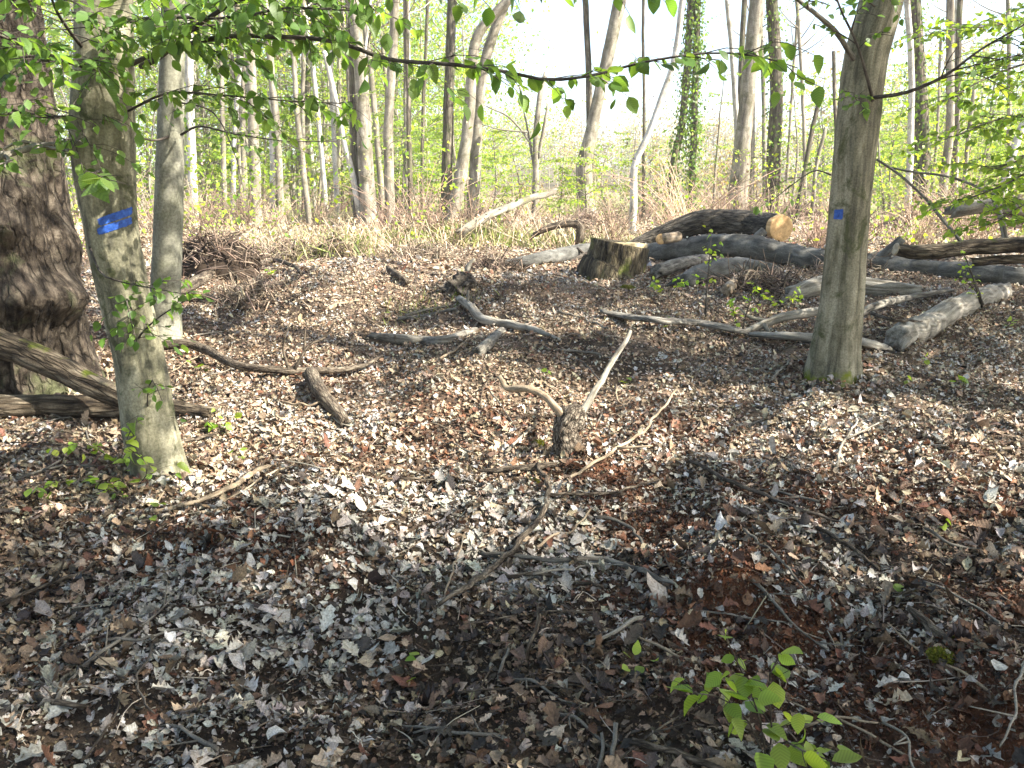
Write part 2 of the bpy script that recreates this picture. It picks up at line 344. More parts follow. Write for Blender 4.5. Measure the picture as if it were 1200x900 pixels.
M['hornbeam_mossy'] = bark('hornbeam bark with green foot', (.085, .08, .058), (.205, .188, .128), (.345, .32, .232), blotch=(.075, .082, .036), bscale=4.5, scale=15, stretch=.13, bump=.55, blo=(.54, .65), moss_base=((.13, .15, .012), 1.1, 5.5))
M['beech'] = bark('smooth grey bark', (.17, .165, .12), (.25, .245, .185), (.33, .32, .25), blotch=(.12, .13, .07), bscale=3, scale=9, stretch=.4, bump=.12, blo=(.52, .75))
M['oak'] = bark('brown scaly bark', (.020, .015, .011), (.068, .053, .039), (.15, .124, .094), blotch=(.085, .09, .045), bscale=3.4, scale=22, stretch=.4, bump=1., blo=(.54, .66), plates=19.)
M['stump'] = bark('dark stump bark', (.03, .024, .016), (.10, .08, .05), (.20, .165, .10), blotch=(.13, .15, .03), bscale=2.6, scale=16, stretch=.22, bump=1., blo=(.56, .66), moss_base=((.15, .17, .02), .55, 3.6), plates=24.0)
M['greylog'] = bark('smooth grey log bark', (.06, .058, .052), (.115, .112, .10), (.19, .185, .165), blotch=(.10, .095, .07), bscale=4, scale=12, stretch=.35, bump=.3, blo=(.55, .7))
M['darklog'] = bark('dark ridged log bark', (.03, .026, .02), (.10, .085, .065), (.19, .165, .13), scale=20, stretch=.2, bump=1., moss=(.09, .11, .02), mlo=(.95, 1.35), plates=24.0)
M['mosslog'] = bark('brown fissured log with moss', (.025, .019, .013), (.095, .074, .05), (.21, .175, .125), scale=22, stretch=.18, bump=1., moss=(.12, .145, .015), mlo=(.62, .95), plates=30.0)
M['fisslog'] = bark('brown fissured bark', (.03, .022, .015), (.135, .105, .072), (.27, .225, .16), scale=22, stretch=.16, bump=1., blotch=(.07, .05, .03), bscale=5, plates=26.0)
M['palewood'] = bark('pale weathered wood', (.12, .105, .08), (.27, .245, .20), (.42, .39, .33), scale=26, stretch=.12, bump=.5)
M['greywood'] = bark('grey weathered branch', (.07, .06, .05), (.165, .15, .125), (.30, .28, .235), scale=28, stretch=.2, bump=.6)
M['brownwood'] = bark('brown branch bark', (.05, .038, .028), (.14, .11, .08), (.26, .22, .165), scale=28, stretch=.25, bump=.6, plates=60.0)
M['tanwood'] = bark('tan peeled branch', (.16, .115, .075), (.32, .25, .17), (.46, .38, .28), scale=28, stretch=.2, bump=.5)
M['darktwig'] = bark('dark twig bark', (.03, .025, .02), (.075, .062, .05), (.15, .13, .105), scale=40, stretch=.3, bump=.4)
M['rootbark'] = bark('rough tan root bark', (.06, .045, .032), (.20, .16, .12), (.38, .33, .26), scale=45, stretch=.45, bump=1., plates=70.0)
M['trunk_far'] = bark('pale brown trunk bark', (.13, .11, .085), (.25, .225, .175), (.38, .35, .28), blotch=(.14, .13, .08), bscale=1.6, scale=7, stretch=.2, bump=.5)
M['trunk_white'] = bark('whitish trunk bark', (.30, .28, .24), (.50, .48, .42), (.66, .64, .58), blotch=(.28, .25, .19), bscale=2, scale=7, stretch=.3, bump=.4, blo=(.55, .66))
M['trunk_dark'] = bark('dark brown trunk bark', (.06, .05, .035), (.14, .12, .085), (.24, .21, .16), blotch=(.10, .11, .05), bscale=2, scale=9, stretch=.15, bump=.8, plates=12.0)
M['leaf'] = leafmat('fresh beech leaves', .5, tmul=1.6)
M['leaf_far'] = leafmat('young yellow green leaves', .5)
M['litter'] = littermat()
M['drystem'] = attrmat('dry stems', .85, .2, .0, 40.)
M['grass'] = attrmat('grass blades', .6, .3, .35, 20.)
M['rootheap'] = attrmat('earth and roots', .95, .1, 0, 30.)
M['sawn'] = sawn('fresh sawn wood', (.56, .34, .15), (.72, .50, .26))
M['sawn_old'] = sawn('weathered sawn wood', (.26, .21, .12), (.42, .36, .22), 70.)
M['sawn_grey'] = sawn('grey sawn wood', (.33, .28, .20), (.50, .44, .33), 120.)
def paintmat():
    m, t, b, out = mat('blue spray paint'); v = attr(t, 'bk')
    a = noise(t, v, 40., 6, .7)
    c = ramp(t, a, [(.34, (.006, .03, .16)), (.5, (.010, .07, .34)), (.68, (.04, .13, .46))])
    t.links.new(c, b.inputs['Base Color']); b.inputs['Roughness'].default_value = .6
    # ragged worn edge: where the paint did not take, bark shows
    tr = N(t, 'ShaderNodeBsdfTransparent'); mx = N(t, 'ShaderNodeMixShader')
    al = attr(t, 'col', 'Color'); sx = N(t, 'ShaderNodeSeparateColor'); t.links.new(al, sx.inputs[0])
    k = math_(t, 'ADD', sx.outputs[0], math_(t, 'MULTIPLY', math_(t, 'SUBTRACT', noise(t, v, 70., 5, .7), .5), 1.1))
    t.links.new(ramp(t, k, [(.34, (0, 0, 0)), (.52, (.97, .97, .97))]), mx.inputs[0]); t.links.new(tr.outputs[0], mx.inputs[1]); t.links.new(b.outputs[0], mx.inputs[2]); t.links.new(mx.outputs[0], out.inputs[0])
    return m
M['paint'] = paintmat()
def soilmat():
    m, t, b, out = mat('forest soil'); c = attr(t, 'col', 'Color'); g = N(t, 'ShaderNodeTexCoord'); v = g.outputs['Object']
    a = noise(t, v, 35., 8, .75); f = noise(t, v, 190., 5, .7)
    c = mixc(t, .85, c, ramp(t, a, [(.3, (.35, .33, .32)), (.55, (.9, .9, .9)), (.75, (1.7, 1.6, 1.5))]), 'MULTIPLY')
    c = mixc(t, .6, c, ramp(t, f, [(.35, (.4, .4, .4)), (.7, (1.4, 1.35, 1.3))]), 'MULTIPLY')
    t.links.new(c, b.inputs['Base Color']); b.inputs['Roughness'].default_value = .95; b.inputs['Specular IOR Level'].default_value = .15
    bp = N(t, 'ShaderNodeBump'); bp.inputs['Strength'].default_value = .9; bp.inputs['Distance'].default_value = .02
    t.links.new(math_(t, 'ADD', a, math_(t, 'MULTIPLY', f, .4)), bp.inputs['Height']); t.links.new(bp.outputs[0], b.inputs['Normal']); return m
M['soil'] = soilmat()

# ------------------------------------------------------------------ ground sheet
PEAT = []
for px, py, rx, ry, s in [(850, 680, .34, .28, 1.), (715, 562, .32, .30, 1.), (1130, 830, .4, .3, 1.), (1050, 540, .5, .4, .5), (900, 800, .35, .25, .6), (300, 640, .35, .3, .5),
                          (480, 520, .6, .5, .3), (760, 500, .5, .4, .5), (1100, 590, .5, .4, .6), (380, 440, .5, .4, .3), (780, 620, .28, .25, .8), (930, 730, .3, .22, .9), (1010, 790, .3, .2, .9), (950, 570, .5, .25, .7), (1180, 700, .3, .2, .6), (840, 760, .2, .15, .8), (590, 500, .4, .2, .4), (250, 620, .4, .2, .5)]:
    q = G(px, py); PEAT.append((q[0], q[1], rx, ry, s))
def peat(x, y):
    p = np.zeros_like(x)
    for a, b, rx, ry, s in PEAT: p = np.maximum(p, s*np.exp(-((x-a)/rx)**2-((y-b)/ry)**2))
    return np.clip(p*(1.1+.8*n2(x, y, 5., 3, 31)), 0, 1)
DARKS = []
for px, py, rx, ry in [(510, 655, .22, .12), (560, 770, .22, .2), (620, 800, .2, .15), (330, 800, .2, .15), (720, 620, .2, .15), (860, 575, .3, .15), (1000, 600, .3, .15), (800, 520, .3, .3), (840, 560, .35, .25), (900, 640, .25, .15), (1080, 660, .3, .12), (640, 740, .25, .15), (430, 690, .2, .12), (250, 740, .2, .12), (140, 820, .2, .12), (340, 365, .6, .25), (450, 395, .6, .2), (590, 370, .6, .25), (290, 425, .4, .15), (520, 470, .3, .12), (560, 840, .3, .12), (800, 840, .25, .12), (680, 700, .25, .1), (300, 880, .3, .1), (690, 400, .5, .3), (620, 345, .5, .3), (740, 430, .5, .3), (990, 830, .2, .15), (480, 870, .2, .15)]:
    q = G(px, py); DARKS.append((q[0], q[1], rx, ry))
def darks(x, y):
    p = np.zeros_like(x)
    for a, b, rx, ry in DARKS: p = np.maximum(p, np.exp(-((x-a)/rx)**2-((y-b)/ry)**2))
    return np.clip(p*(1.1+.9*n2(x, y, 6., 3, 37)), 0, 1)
rad = [.3]
while rad[-1] < 560: rad.append(rad[-1]+max(.018, .0085*rad[-1]))
rad = np.array(rad)
ang = np.concatenate([np.arange(-46, 46, .28), np.arange(46, 314, 4.)])*math.pi/180
RR, AA = np.meshgrid(rad, ang, indexing='ij'); X = (RR*np.sin(AA)).ravel(); Y = (RR*np.cos(AA)).ravel()
Z = ground(X, Y); D = np.hypot(X, Y)
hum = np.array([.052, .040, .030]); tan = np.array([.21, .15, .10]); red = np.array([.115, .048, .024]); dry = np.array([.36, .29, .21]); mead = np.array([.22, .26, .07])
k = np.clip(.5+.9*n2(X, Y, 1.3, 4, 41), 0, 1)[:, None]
mg = sstep(3.2, 6, D)[:, None]; C = (hum*(1-.45*k)+tan*.45*k)*(1-.75*mg)+np.array([.30, .225, .16])*(.55+.7*k)*.75*mg  # midground soil lightened and warmed to imitate the sunlit band
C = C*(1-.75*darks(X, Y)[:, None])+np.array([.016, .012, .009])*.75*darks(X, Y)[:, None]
pk = peat(X, Y)[:, None]; C = C*(1-pk)+red*pk*(.8+.4*k)
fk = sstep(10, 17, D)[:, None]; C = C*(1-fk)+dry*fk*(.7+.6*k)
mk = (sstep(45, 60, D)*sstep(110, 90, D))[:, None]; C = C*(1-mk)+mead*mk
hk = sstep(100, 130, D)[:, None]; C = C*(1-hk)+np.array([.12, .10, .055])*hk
n, mA = len(rad), len(ang)
i = np.arange(n-1)[:, None]*mA; j = np.arange(mA)[None, :]; j2 = (j+1) % mA
F = np.stack([i+j, i+mA+j, i+mA+j2, i+j2], -1).reshape(-1, 4)
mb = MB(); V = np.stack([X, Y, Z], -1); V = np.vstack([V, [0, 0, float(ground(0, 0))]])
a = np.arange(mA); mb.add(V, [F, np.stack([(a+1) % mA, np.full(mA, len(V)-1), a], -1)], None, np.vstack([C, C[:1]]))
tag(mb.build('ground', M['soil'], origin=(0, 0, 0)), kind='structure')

# ------------------------------------------------------------------ leaf litter, fine twig litter
def gnormal(x, y, e=.03):
    gx = (ground(x+e, y)-ground(x-e, y))/(2*e); gy = (ground(x, y+e)-ground(x, y-e))/(2*e)
    v = np.stack([-gx, -gy, np.ones_like(gx)], -1); return v/np.linalg.norm(v, axis=1)[:, None]
LC = {'white': [(.44, .415, .365), (.37, .345, .30), (.52, .495, .445)], 'tan': [(.37, .29, .205), (.29, .22, .15), (.43, .35, .255)],
      'brown': [(.165, .115, .075), (.125, .085, .057), (.20, .135, .085)], 'dark': [(.06, .048, .038), (.042, .035, .03)], 'red': [(.17, .085, .048), (.13, .064, .038)]}
def litter_cols(x, y, r):
    n_ = len(x); wmap = n2(x, y, .9, 3, 51)+.55*n2(x, y, 3.5, 2, 52)
    pk = peat(x, y); pw = np.clip(.24+.75*wmap, .03, .8)*(1-.6*pk); pr = .05+.03*sstep(3.2, 5., np.hypot(x, y))+.6*pk; u = r.random(n_)
    mid = sstep(3.2, 5., np.hypot(x, y)); pw = pw*(1.35-.75*mid); c = pick(LC['tan'], n_, .25, r); m = u < pw; c[m] = pick(LC['white'], m.sum(), .22, r)
    v = r.random(n_); m2 = (~m) & (v < .34-.12*mid); c[m2] = pick(LC['brown'], m2.sum(), .25, r)
    m3 = (~m) & (v > .66+.27*mid); c[m3] = pick(LC['dark'], m3.sum(), .3, r)
    m4 = (~m) & (r.random(n_) < pr); c[m4] = pick(LC['red'], m4.sum(), .3, r)
    return np.clip(c*(1+.30*mid)[:, None], 0, .62)  # midground leaves: dry, bleached, and lightened further to imitate sunlight
def scatter(y0, y1, dens, r, thin=True):
    a = .70*(y1*y1-y0*y0)+1.6*(y1-y0); n_ = int(a*dens)
    y = np.sqrt(r.uniform(y0*y0, y1*y1, n_*2)); x = r.uniform(-1, 1, n_*2)*(.70*y+.8)
    if thin:
        keep = r.random(len(x)) < np.clip(.72+1.0*n2(x, y, 1.5, 3, 61)+.55*n2(x, y, 5.5, 2, 62), .12, 1)*(1-.8*np.maximum(peat(x, y), darks(x, y)))
        x, y = x[keep], y[keep]
    return x[:n_], y[:n_]
mb = MB()
def litter(y0, y1, dens, smin, smax, tmpls, r, tilt, lift):
    x, y = scatter(y0, y1, dens, r); n_ = len(x); z = ground(x, y); nr = gnormal(x, y)
    s = np.exp(r.normal(math.log((smin*smax)**.5), .38, n_)); s = np.clip(s, smin*.6, smax*1.3)
    up = nr+runit(n_, r)*np.abs(r.normal(0, tilt, (n_, 1))); dv = np.stack([*(lambda t: (np.cos(t), np.sin(t)))(r.uniform(0, 2*np.pi, n_)), np.zeros(n_)], -1)
    dv = dv-nr*(dv*nr).sum(1)[:, None]+r.normal(0, .12, (n_, 1))*nr; p = np.stack([x, y, z+lift*r.random(n_)+.003], -1)
    c = litter_cols(x, y, r); kind = r.choice(len(tmpls), n_, p=[t[1] for t in tmpls])
    for q, (T, _, jt, cu, fo, wd) in enumerate(tmpls):
        m = kind == q; leaf_batch(mb, T, p[m]-.5*s[m][:, None]*dv[m], dv[m], up[m], s[m], c[m], cu, fo, jt, r, wd)
r = np.random.default_rng(11)
litter(1.3, 5.2, 3200, .008, .019, [(T_FRAG, 1., .10, .4, .6, 1.)], r, .4, .010)
litter(1.3, 5.2, 2500, .018, .040, [(T_OAK, .45, .035, .5, .8, 1.1), (T_BEECH, .55, .045, .5, .9, 1.15)], r, .27, .02)
litter(1.3, 5.2, 150, .042, .066, [(T_OAK, .7, .03, .45, .8, 1.1), (T_BEECH, .3, .035, .4, .7, 1.2)], r, .25, .03)
litter(1.3, 3.8, 200, .042, .072, [(T_OAK, .8, .03, .4, .7, 1.1), (T_BEECH, .2, .035, .4, .7, 1.2)], r, .25, .035)
litter(5.2, 10, 3100, .012, .040, [(T_FRAG, .45, .10, .4, .6, 1.), (T_BEECH, .55, .045, .5, .8, 1.2)], r, .32, .02)
litter(10, 20, 640, .028, .065, [(T_FRAG, .65, .12, .3, .6, 1.), (T_SIMPLE, .35, .04, .3, .6, 1.4)], r, .4, .03)
litter(20, 46, 60, .07, .14, [(T_FRAG, 1., .10, .25, .5, 1.)], r, .5, .05)
for cy0, cy1, dn, pw_ in [(1.3, 4, 7000, 1), (4, 8.5, 2600, 1), (1.3, 4.5, 7500, 0), (4.5, 9, 2600, 0)]:
    x, y = scatter(cy0, cy1, dn, r, False); k_ = r.random(len(x)) < (np.clip(peat(x, y)*1.6, 0, 1) if pw_ else .6*np.ones_like(x)); x, y = x[k_], y[k_]; n_ = len(x)
    p = np.stack([x, y, ground(x, y)+r.uniform(0, .02, n_)], -1); sz_ = np.exp(r.normal(math.log(.0085 if pw_ else .0075), .5, n_))
    leaf_batch(mb, T_FRAG, p, runit(n_, r), runit(n_, r), sz_*(1+.08*y), pick([(.19, .078, .038), (.13, .054, .028), (.23, .11, .06), (.07, .035, .022)] if pw_ else [(.10, .07, .048), (.19, .135, .09), (.055, .042, .032), (.27, .205, .14), (.13, .085, .055)], n_, .3, r), .4, .8, .16, r, .8)
tag(mb.build('leaf_litter', M['litter'], smooth=True, origin=(0, 0, 0)), kind='stuff')
mb = MB(); r = np.random.default_rng(12)
for y0, y1, dn in [(1.4, 4, 70), (4, 8, 30), (8, 16, 8)]:
    x, y = scatter(y0, y1, dn, r, False)
    for a, b in zip(x, y):
        L = np.exp(r.uniform(math.log(.03), math.log(.24)))*(1+.05*b); t = r.uniform(0, 6.28); u = np.array([math.cos(t), math.sin(t)])*L
        pts = []
        for q in (-.5, 0, .5):
            xx, yy = a+u[0]*q+r.normal(0, .06*L), b+u[1]*q+r.normal(0, .06*L); pts.append((xx, yy, float(ground(xx, yy))+.008+r.random()*.025))
        cc = pick([(.10, .075, .055), (.23, .19, .145), (.38, .33, .26), (.06, .045, .035)], 1, .2, r)[0]
        tube(mb, pts, [.0024*r.uniform(.5, 1.4), .0011], 4, col=cc, capend=False)
tag(mb.build('twig_litter', M['drystem'], origin=(0, 0, 0)), kind='stuff')

# ------------------------------------------------------------------ sprays of leaves on branches
def pxr(wpx, d): return .5*wpx*d/979.
def spray(wood, lv, pts, r0, r1, r, n2_=14, len2=.5, leaf=.06, space=.07, droop=.35, cols=GREEN, t0=.15, tmpl=T_BEECH, sides=6, sub=True, per=1, dens=1., flat=.25, updir=(0, 0, 1)):
    p, rr = tube(wood, pts, [r0, r1], sides, step=.08, wob=.004)
    P_, D_, N_ = [], [], []
    def leaves_on(q, skip):
        L = np.linalg.norm(np.diff(q, axis=0), axis=1).sum(); m = max(1, int(L/space*dens))
        for t in np.linspace(skip, 1, m):
            f = t*(len(q)-1); i = min(int(f), len(q)-2); a = q[i]+(q[i+1]-q[i])*(f-i); d = q[i+1]-q[i]; d = d/(np.linalg.norm(d)+1e-9)
            for _ in range(per):
                sd = np.cross(d, [0, 0, 1.])*r.choice([-1, 1]); dv = d*.6+sd*r.uniform(.4, 1.)+np.array([0, 0, -droop*r.uniform(.3, 2.2)])+r.normal(0, .25, 3)
                P_.append(a); D_.append(dv); N_.append(np.array(updir)+r.normal(0, .45, 3))
    for k in range(n2_):
        t = t0+(1-t0)*(k+r.random())/n2_; f = t*(len(p)-1); i = min(int(f), len(p)-2); a = p[i]+(p[i+1]-p[i])*(f-i)
        d = p[i+1]-p[i]; d = d/np.linalg.norm(d); sd = np.cross(d, [0, 0, 1.]); sd = sd/(np.linalg.norm(sd)+1e-6)*(1 if k % 2 else -1)
        v = d*r.uniform(.35, 1.)+sd*r.uniform(.4, 1.)+np.array([0, 0, r.normal(0, flat)]); v /= np.linalg.norm(v)
        L = len2*(1-.55*t)*r.uniform(.5, 1.25); b = a+v*L*.5+r.normal(0, .05*L, 3); c = a+v*L+np.array([0, 0, -droop*.35*L])+r.normal(0, .06*L, 3)
        rb = max(min(r1*1.0, r0*.5), .0012); q, _ = tube(wood, [a, b, c], [rb, rb*.45], 4, capend=False); leaves_on(q, .25)
        if sub:
            for g in range(int(r.integers(1, 4))):
                h = r.uniform(.25, .85); f = h*(len(q)-1); i2 = min(int(f), len(q)-2); a2 = q[i2]+(q[i2+1]-q[i2])*(f-i2)
                s2 = np.cross(v, [0, 0, 1.])*(1 if g % 2 else -1); v2 = v*.7+s2*r.uniform(.4, .9)+np.array([0, 0, r.normal(0, flat)]); L2 = L*r.uniform(.3, .6)
                q2, _ = tube(wood, [a2, a2+v2*L2*.5, a2+v2*L2+np.array([0, 0, -droop*.3*L2])], [rb*.55, rb*.35], 3, capend=False); leaves_on(q2, .2)
    leaves_on(p[int(.6*len(p)):], .1)
    if P_:
        n_ = len(P_); leaf_batch(lv, tmpl, np.array(P_), np.array(D_), np.array(N_), leaf*r.uniform(.6, 1.25, n_), pick(cols, n_, .18, r), .3, .45, .0, r, 1.15)
def clump(lv, c, rad_, n_, r, leaf=.07, cols=GREEN, tmpl=T_SIMPLE, sq=.6):
    v = runit(n_, r)*(r.random((n_, 1))**.4)*rad_; v[:, 2] *= sq
    leaf_batch(lv, tmpl, np.asarray(c)+v, runit(n_, r)+np.array([0, 0, -.4]), np.array([0, 0, 1.])+r.normal(0, .6, (n_, 3)), leaf*r.uniform(.6, 1.3, n_), pick(cols, n_, .2, r), .3, .4, 0, r, 1.1)

# ------------------------------------------------------------------ the near trees
CROWNS = []        # (root object, crown mesh builder, limb builder, fork point)
def fluted(n_=5, amp=.06, ph=0., flare=0., fh=.25):
    def f(th, s, L):
        q = amp*np.cos(n_*th+ph+.5*s)+.5*amp*np.cos(2*th+1.3+ph-.7*s)+.4*amp*np.cos((n_+4)*th-ph)
        fl = flare*np.exp(-s/fh); return q*(.6+1.2*np.exp(-s/fh))+fl*(.55+.75*np.cos(4*th+ph)+.45*np.cos(7*th-ph))
    return f
def trunk_pts(bx, by, ups, lift=-.12):
    b = G(bx, by); d = b[1]; pts = [b+np.array([0, 0, lift])]
    for u in ups: pts.append(P(u[0], u[1], d+(u[2] if len(u) > 2 else 0)))
    return np.array(pts), d
# hornbeam with the double blue band
pts, dA = trunk_pts(188, 552, [(175, 500), (163, 420), (142, 330), (128, 250), (120, 160), (122, 60), (124, -60), (150, -300), (170, -560, .2)])
tA = empty('hornbeam_tree', pts[0], 'mottled hornbeam trunk with a wide two-stripe blue paint band, leaning over fallen logs', 'tree')
mb = MB(); rA = [pxr(x, dA) for x in (72, 64, 59, 59, 62, 70, 62, 58, 44, 26)]
pA, rrA = tube(mb, pts, rA, 36, step=.03, bump=.05, lobe=fluted(4, .045, .6, .13, .13), seed=3); mb.build('trunk', M['hornbeam'], tA)
# paint: two slightly tilted strips following the bark surface
def paint_band(root, path, rr, zc, h, phi0, phi1, tilt, name='paint_band', lob=None):
    mb = MB(); nu, nv = 26, 9; u = np.linspace(0, 1, nu); v = np.linspace(-1, 1, nv); UU, VV = np.meshgrid(u, v, indexing='ij')
    ph = phi0+(phi1-phi0)*UU; z = zc+tilt*(UU-.5)+VV*h*.5
    cx = np.interp(z, path[:, 2], path[:, 0]); cy = np.interp(z, path[:, 2], path[:, 1]); r_ = np.interp(z, path[:, 2], rr)
    R_ = r_*1.10
    Vp = np.stack([cx+R_*np.sin(ph), cy-R_*np.cos(ph), z], -1).reshape(-1, 3)
    # settle onto the trunk mesh
    tr = [c for c in root.children if c.name.startswith('trunk')][0]; bpy.context.view_layer.update()
    o = Vector(tr['_o']); out = []
    for q, aa in zip(Vp, ph.ravel()):
        dirn = Vector((-math.sin(aa), math.cos(aa), 0)); st = Vector(q)-o-dirn*.3
        ok, loc, nn, _ = tr.ray_cast(st, dirn); out.append(np.array(loc+o-dirn*.0025) if ok else q)
    e = (1-np.abs(2*UU-1)**6)*(1-.8*np.abs(VV)**4)
    idx = np.arange(nu*nv).reshape(nu, nv); F = np.stack([idx[:-1, :-1], idx[1:, :-1], idx[1:, 1:], idx[:-1, 1:]], -1).reshape(-1, 4)
    mb.add(np.array(out), F, Vp, np.repeat(e.reshape(-1, 1), 3, 1)); return mb.build(name, M['paint'], root)
z1 = P(140, 253, dA)[2]; z2 = P(140, 264, dA)[2]
paint_band(tA, pA, rrA, z1, .042, -.05, 1.35, .065, lob=1); paint_band(tA, pA, rrA, z2, .040, -.12, 1.30, .06)
CROWNS.append([tA, MB(), MB(), pA[-3]])
def branch_of(root, pts, r0, r1, r, **kw):
    wood, lv = MB(), MB(); m = kw.pop('wm', 'darktwig'); spray(wood, lv, pts, r0, r1, r, **kw)
    b = wood.build('branch', M[m], root)
    if not lv.empty(): lv.build('leaves', M['leaf'], b)
    return b
r = np.random.default_rng(21)
# long bough that crosses the top of the view
branch_of(tA, np.array([P(140, 82, 4.3), P(190, 60, 4.1), P(260, 44, 3.8), P(330, 44, 3.55), P(400, 50, 3.4), P(455, 70, 3.25), P(520, 75, 3.1), P(590, 84, 3.0), P(640, 94, 2.95), P(690, 90, 2.9), P(760, 72, 2.9), P(830, 62, 2.9), P(890, 66, 2.9), P(935, 80, 2.9)]),
          .012, .0020, r, n2_=44, len2=.40, leaf=.056, space=.075, droop=.7, t0=.08, flat=.22)
branch_of(tA, np.array([P(165, 78, 4.2), P(185, 68, 4.05), P(222, 36, 3.8), P(255, 15, 3.7), P(300, -10, 3.6), P(370, -50, 3.5), P(480, -70, 3.3)]), .014, .004, r, n2_=26, len2=.5, leaf=.06, space=.06, droop=.6, t0=.15)
branch_of(tA, np.array([P(140, 84, 4.2), P(100, 78, 4.0), P(60, 65, 3.7), P(20, 50, 3.4), P(-30, 30, 3.2)]), .014, .003, r, n2_=30, len2=.5, leaf=.06, space=.065, droop=.5, t0=.05)
branch_of(tA, np.array([P(118, 136, 4.3), P(80, 137, 4.1), P(40, 135, 3.8), P(0, 125, 3.6), P(-50, 110, 3.5)]), .011, .003, r, n2_=18, len2=.45, leaf=.058, space=.07, droop=.5, t0=.05)
branch_of(tA, np.array([P(90, 172, 4.3), P(65, 170, 4.15), P(40, 172, 4.0), P(10, 180, 3.8), P(-40, 200, 3.6)]), .020, .012, r, n2_=6, len2=.35, leaf=.06, droop=.5, t0=.1, wm='palewood')
branch_of(tA, np.array([P(150, 130, 4.2), P(200, 108, 4.0), P(260, 112, 3.8), P(330, 118, 3.6), P(400, 122, 3.5)]), .006, .002, r, n2_=20, len2=.4, leaf=.055, space=.085, droop=.6, t0=.05)
branch_of(tA, np.array([P(118, 200, 4.2), P(108, 203, 3.6), P(110, 208, 3.0), P(120, 207, 2.7)]), .007, .002, r, n2_=4, len2=.22, leaf=.085, droop=.3, t0=.7, sub=False)
branch_of(tA, np.array([P(100, 60, 4.2), P(70, 20, 3.8), P(50, -30, 3.4)]), .011, .003, r, n2_=16, len2=.5, leaf=.058, space=.07, droop=.5, t0=.1)
branch_of(tA, np.array([P(135, 0, 4.3), P(230, -25, 3.7), P(360, -30, 3.2), P(520, -25, 3.0), P(640, -20, 2.9), P(720, -20, 2.9)]), .010, .0025, r, n2_=36, len2=.45, leaf=.062, space=.07, droop=.8, t0=.15)
branch_of(tA, np.array([P(128, 30, 4.2), P(180, 20, 3.9), P(260, 22, 3.6), P(340, 10, 3.4), P(420, 12, 3.2)]), .009, .0025, r, n2_=30, len2=.45, leaf=.06, space=.065, droop=.6, t0=.05)
# bare twig drooping by the trunk and leafy shoots low on the trunk
branch_of(tA, np.array([P(105, 290, 4.1), P(118, 320, 3.9), P(135, 328, 3.85), P(165, 335, 3.8), P(215, 345, 3.7)]), .006, .002, r, n2_=5, len2=.25, leaf=.05, droop=.4, t0=.4)
branch_of(tA, np.array([P(160, 400, 4.25), P(168, 388, 4.0), P(185, 372, 3.9), P(222, 350, 3.8)]), .006, .002, r, n2_=6, len2=.25, leaf=.05, droop=.4, t0=.0)
branch_of(tA, np.array([P(160, 375, 4.2), P(148, 350, 4.0), P(152, 372, 3.9), P(160, 400, 3.85)]), .005, .002, r, n2_=8, len2=.28, leaf=.05, droop=.5, t0=.1)
branch_of(tA, np.array([P(180, 500, 4.3), P(172, 470, 4.1), P(178, 445, 4.0), P(190, 470, 3.9)]), .004, .002, r, n2_=6, len2=.22, leaf=.045, droop=.4, t0=.1)
# smooth beech behind it
pts, dB = trunk_pts(192, 397, [(194, 350), (196, 300), (199, 200), (201, 100), (203, 0), (206, -200), (215, -480)])
tB = empty('beech_tree', pts[0], 'slim smooth grey beech trunk standing behind the tree with the double blue band', 'tree')
mb = MB(); pB, rrB = tube(mb, pts, [pxr(x, dB) for x in (42, 35, 33, 31, 27, 24, 20, 12)], 28, step=.06, bump=.02, lobe=fluted(3, .02, 2., .1, .2), seed=8); mb.build('trunk', M['beech'], tB)
branch_of(tB, np.array([P(197, 160, dB-.1), P(180, 165, dB-.2), P(150, 158, dB-.3), P(118, 165, dB-.4)]), .012, .003, r, n2_=8, len2=.6, leaf=.05, t0=.2, dens=.0)
branch_of(tB, np.array([P(212, 158, dB-.1), P(235, 148, dB-.3), P(280, 158, dB-.5), P(340, 166, dB-.7), P(400, 165, dB-.8)]), .010, .002, r, n2_=16, len2=.7, leaf=.05, t0=.1, dens=.12)
branch_of(tB, np.array([P(210, 120, dB-.1), P(250, 132, dB-.3), P(275, 180, dB-.5), P(285, 222, dB-.6)]), .008, .002, r, n2_=10, len2=.6, leaf=.05, t0=.1, dens=.1)
CROWNS.append([tB, MB(), MB(), pB[-4]])
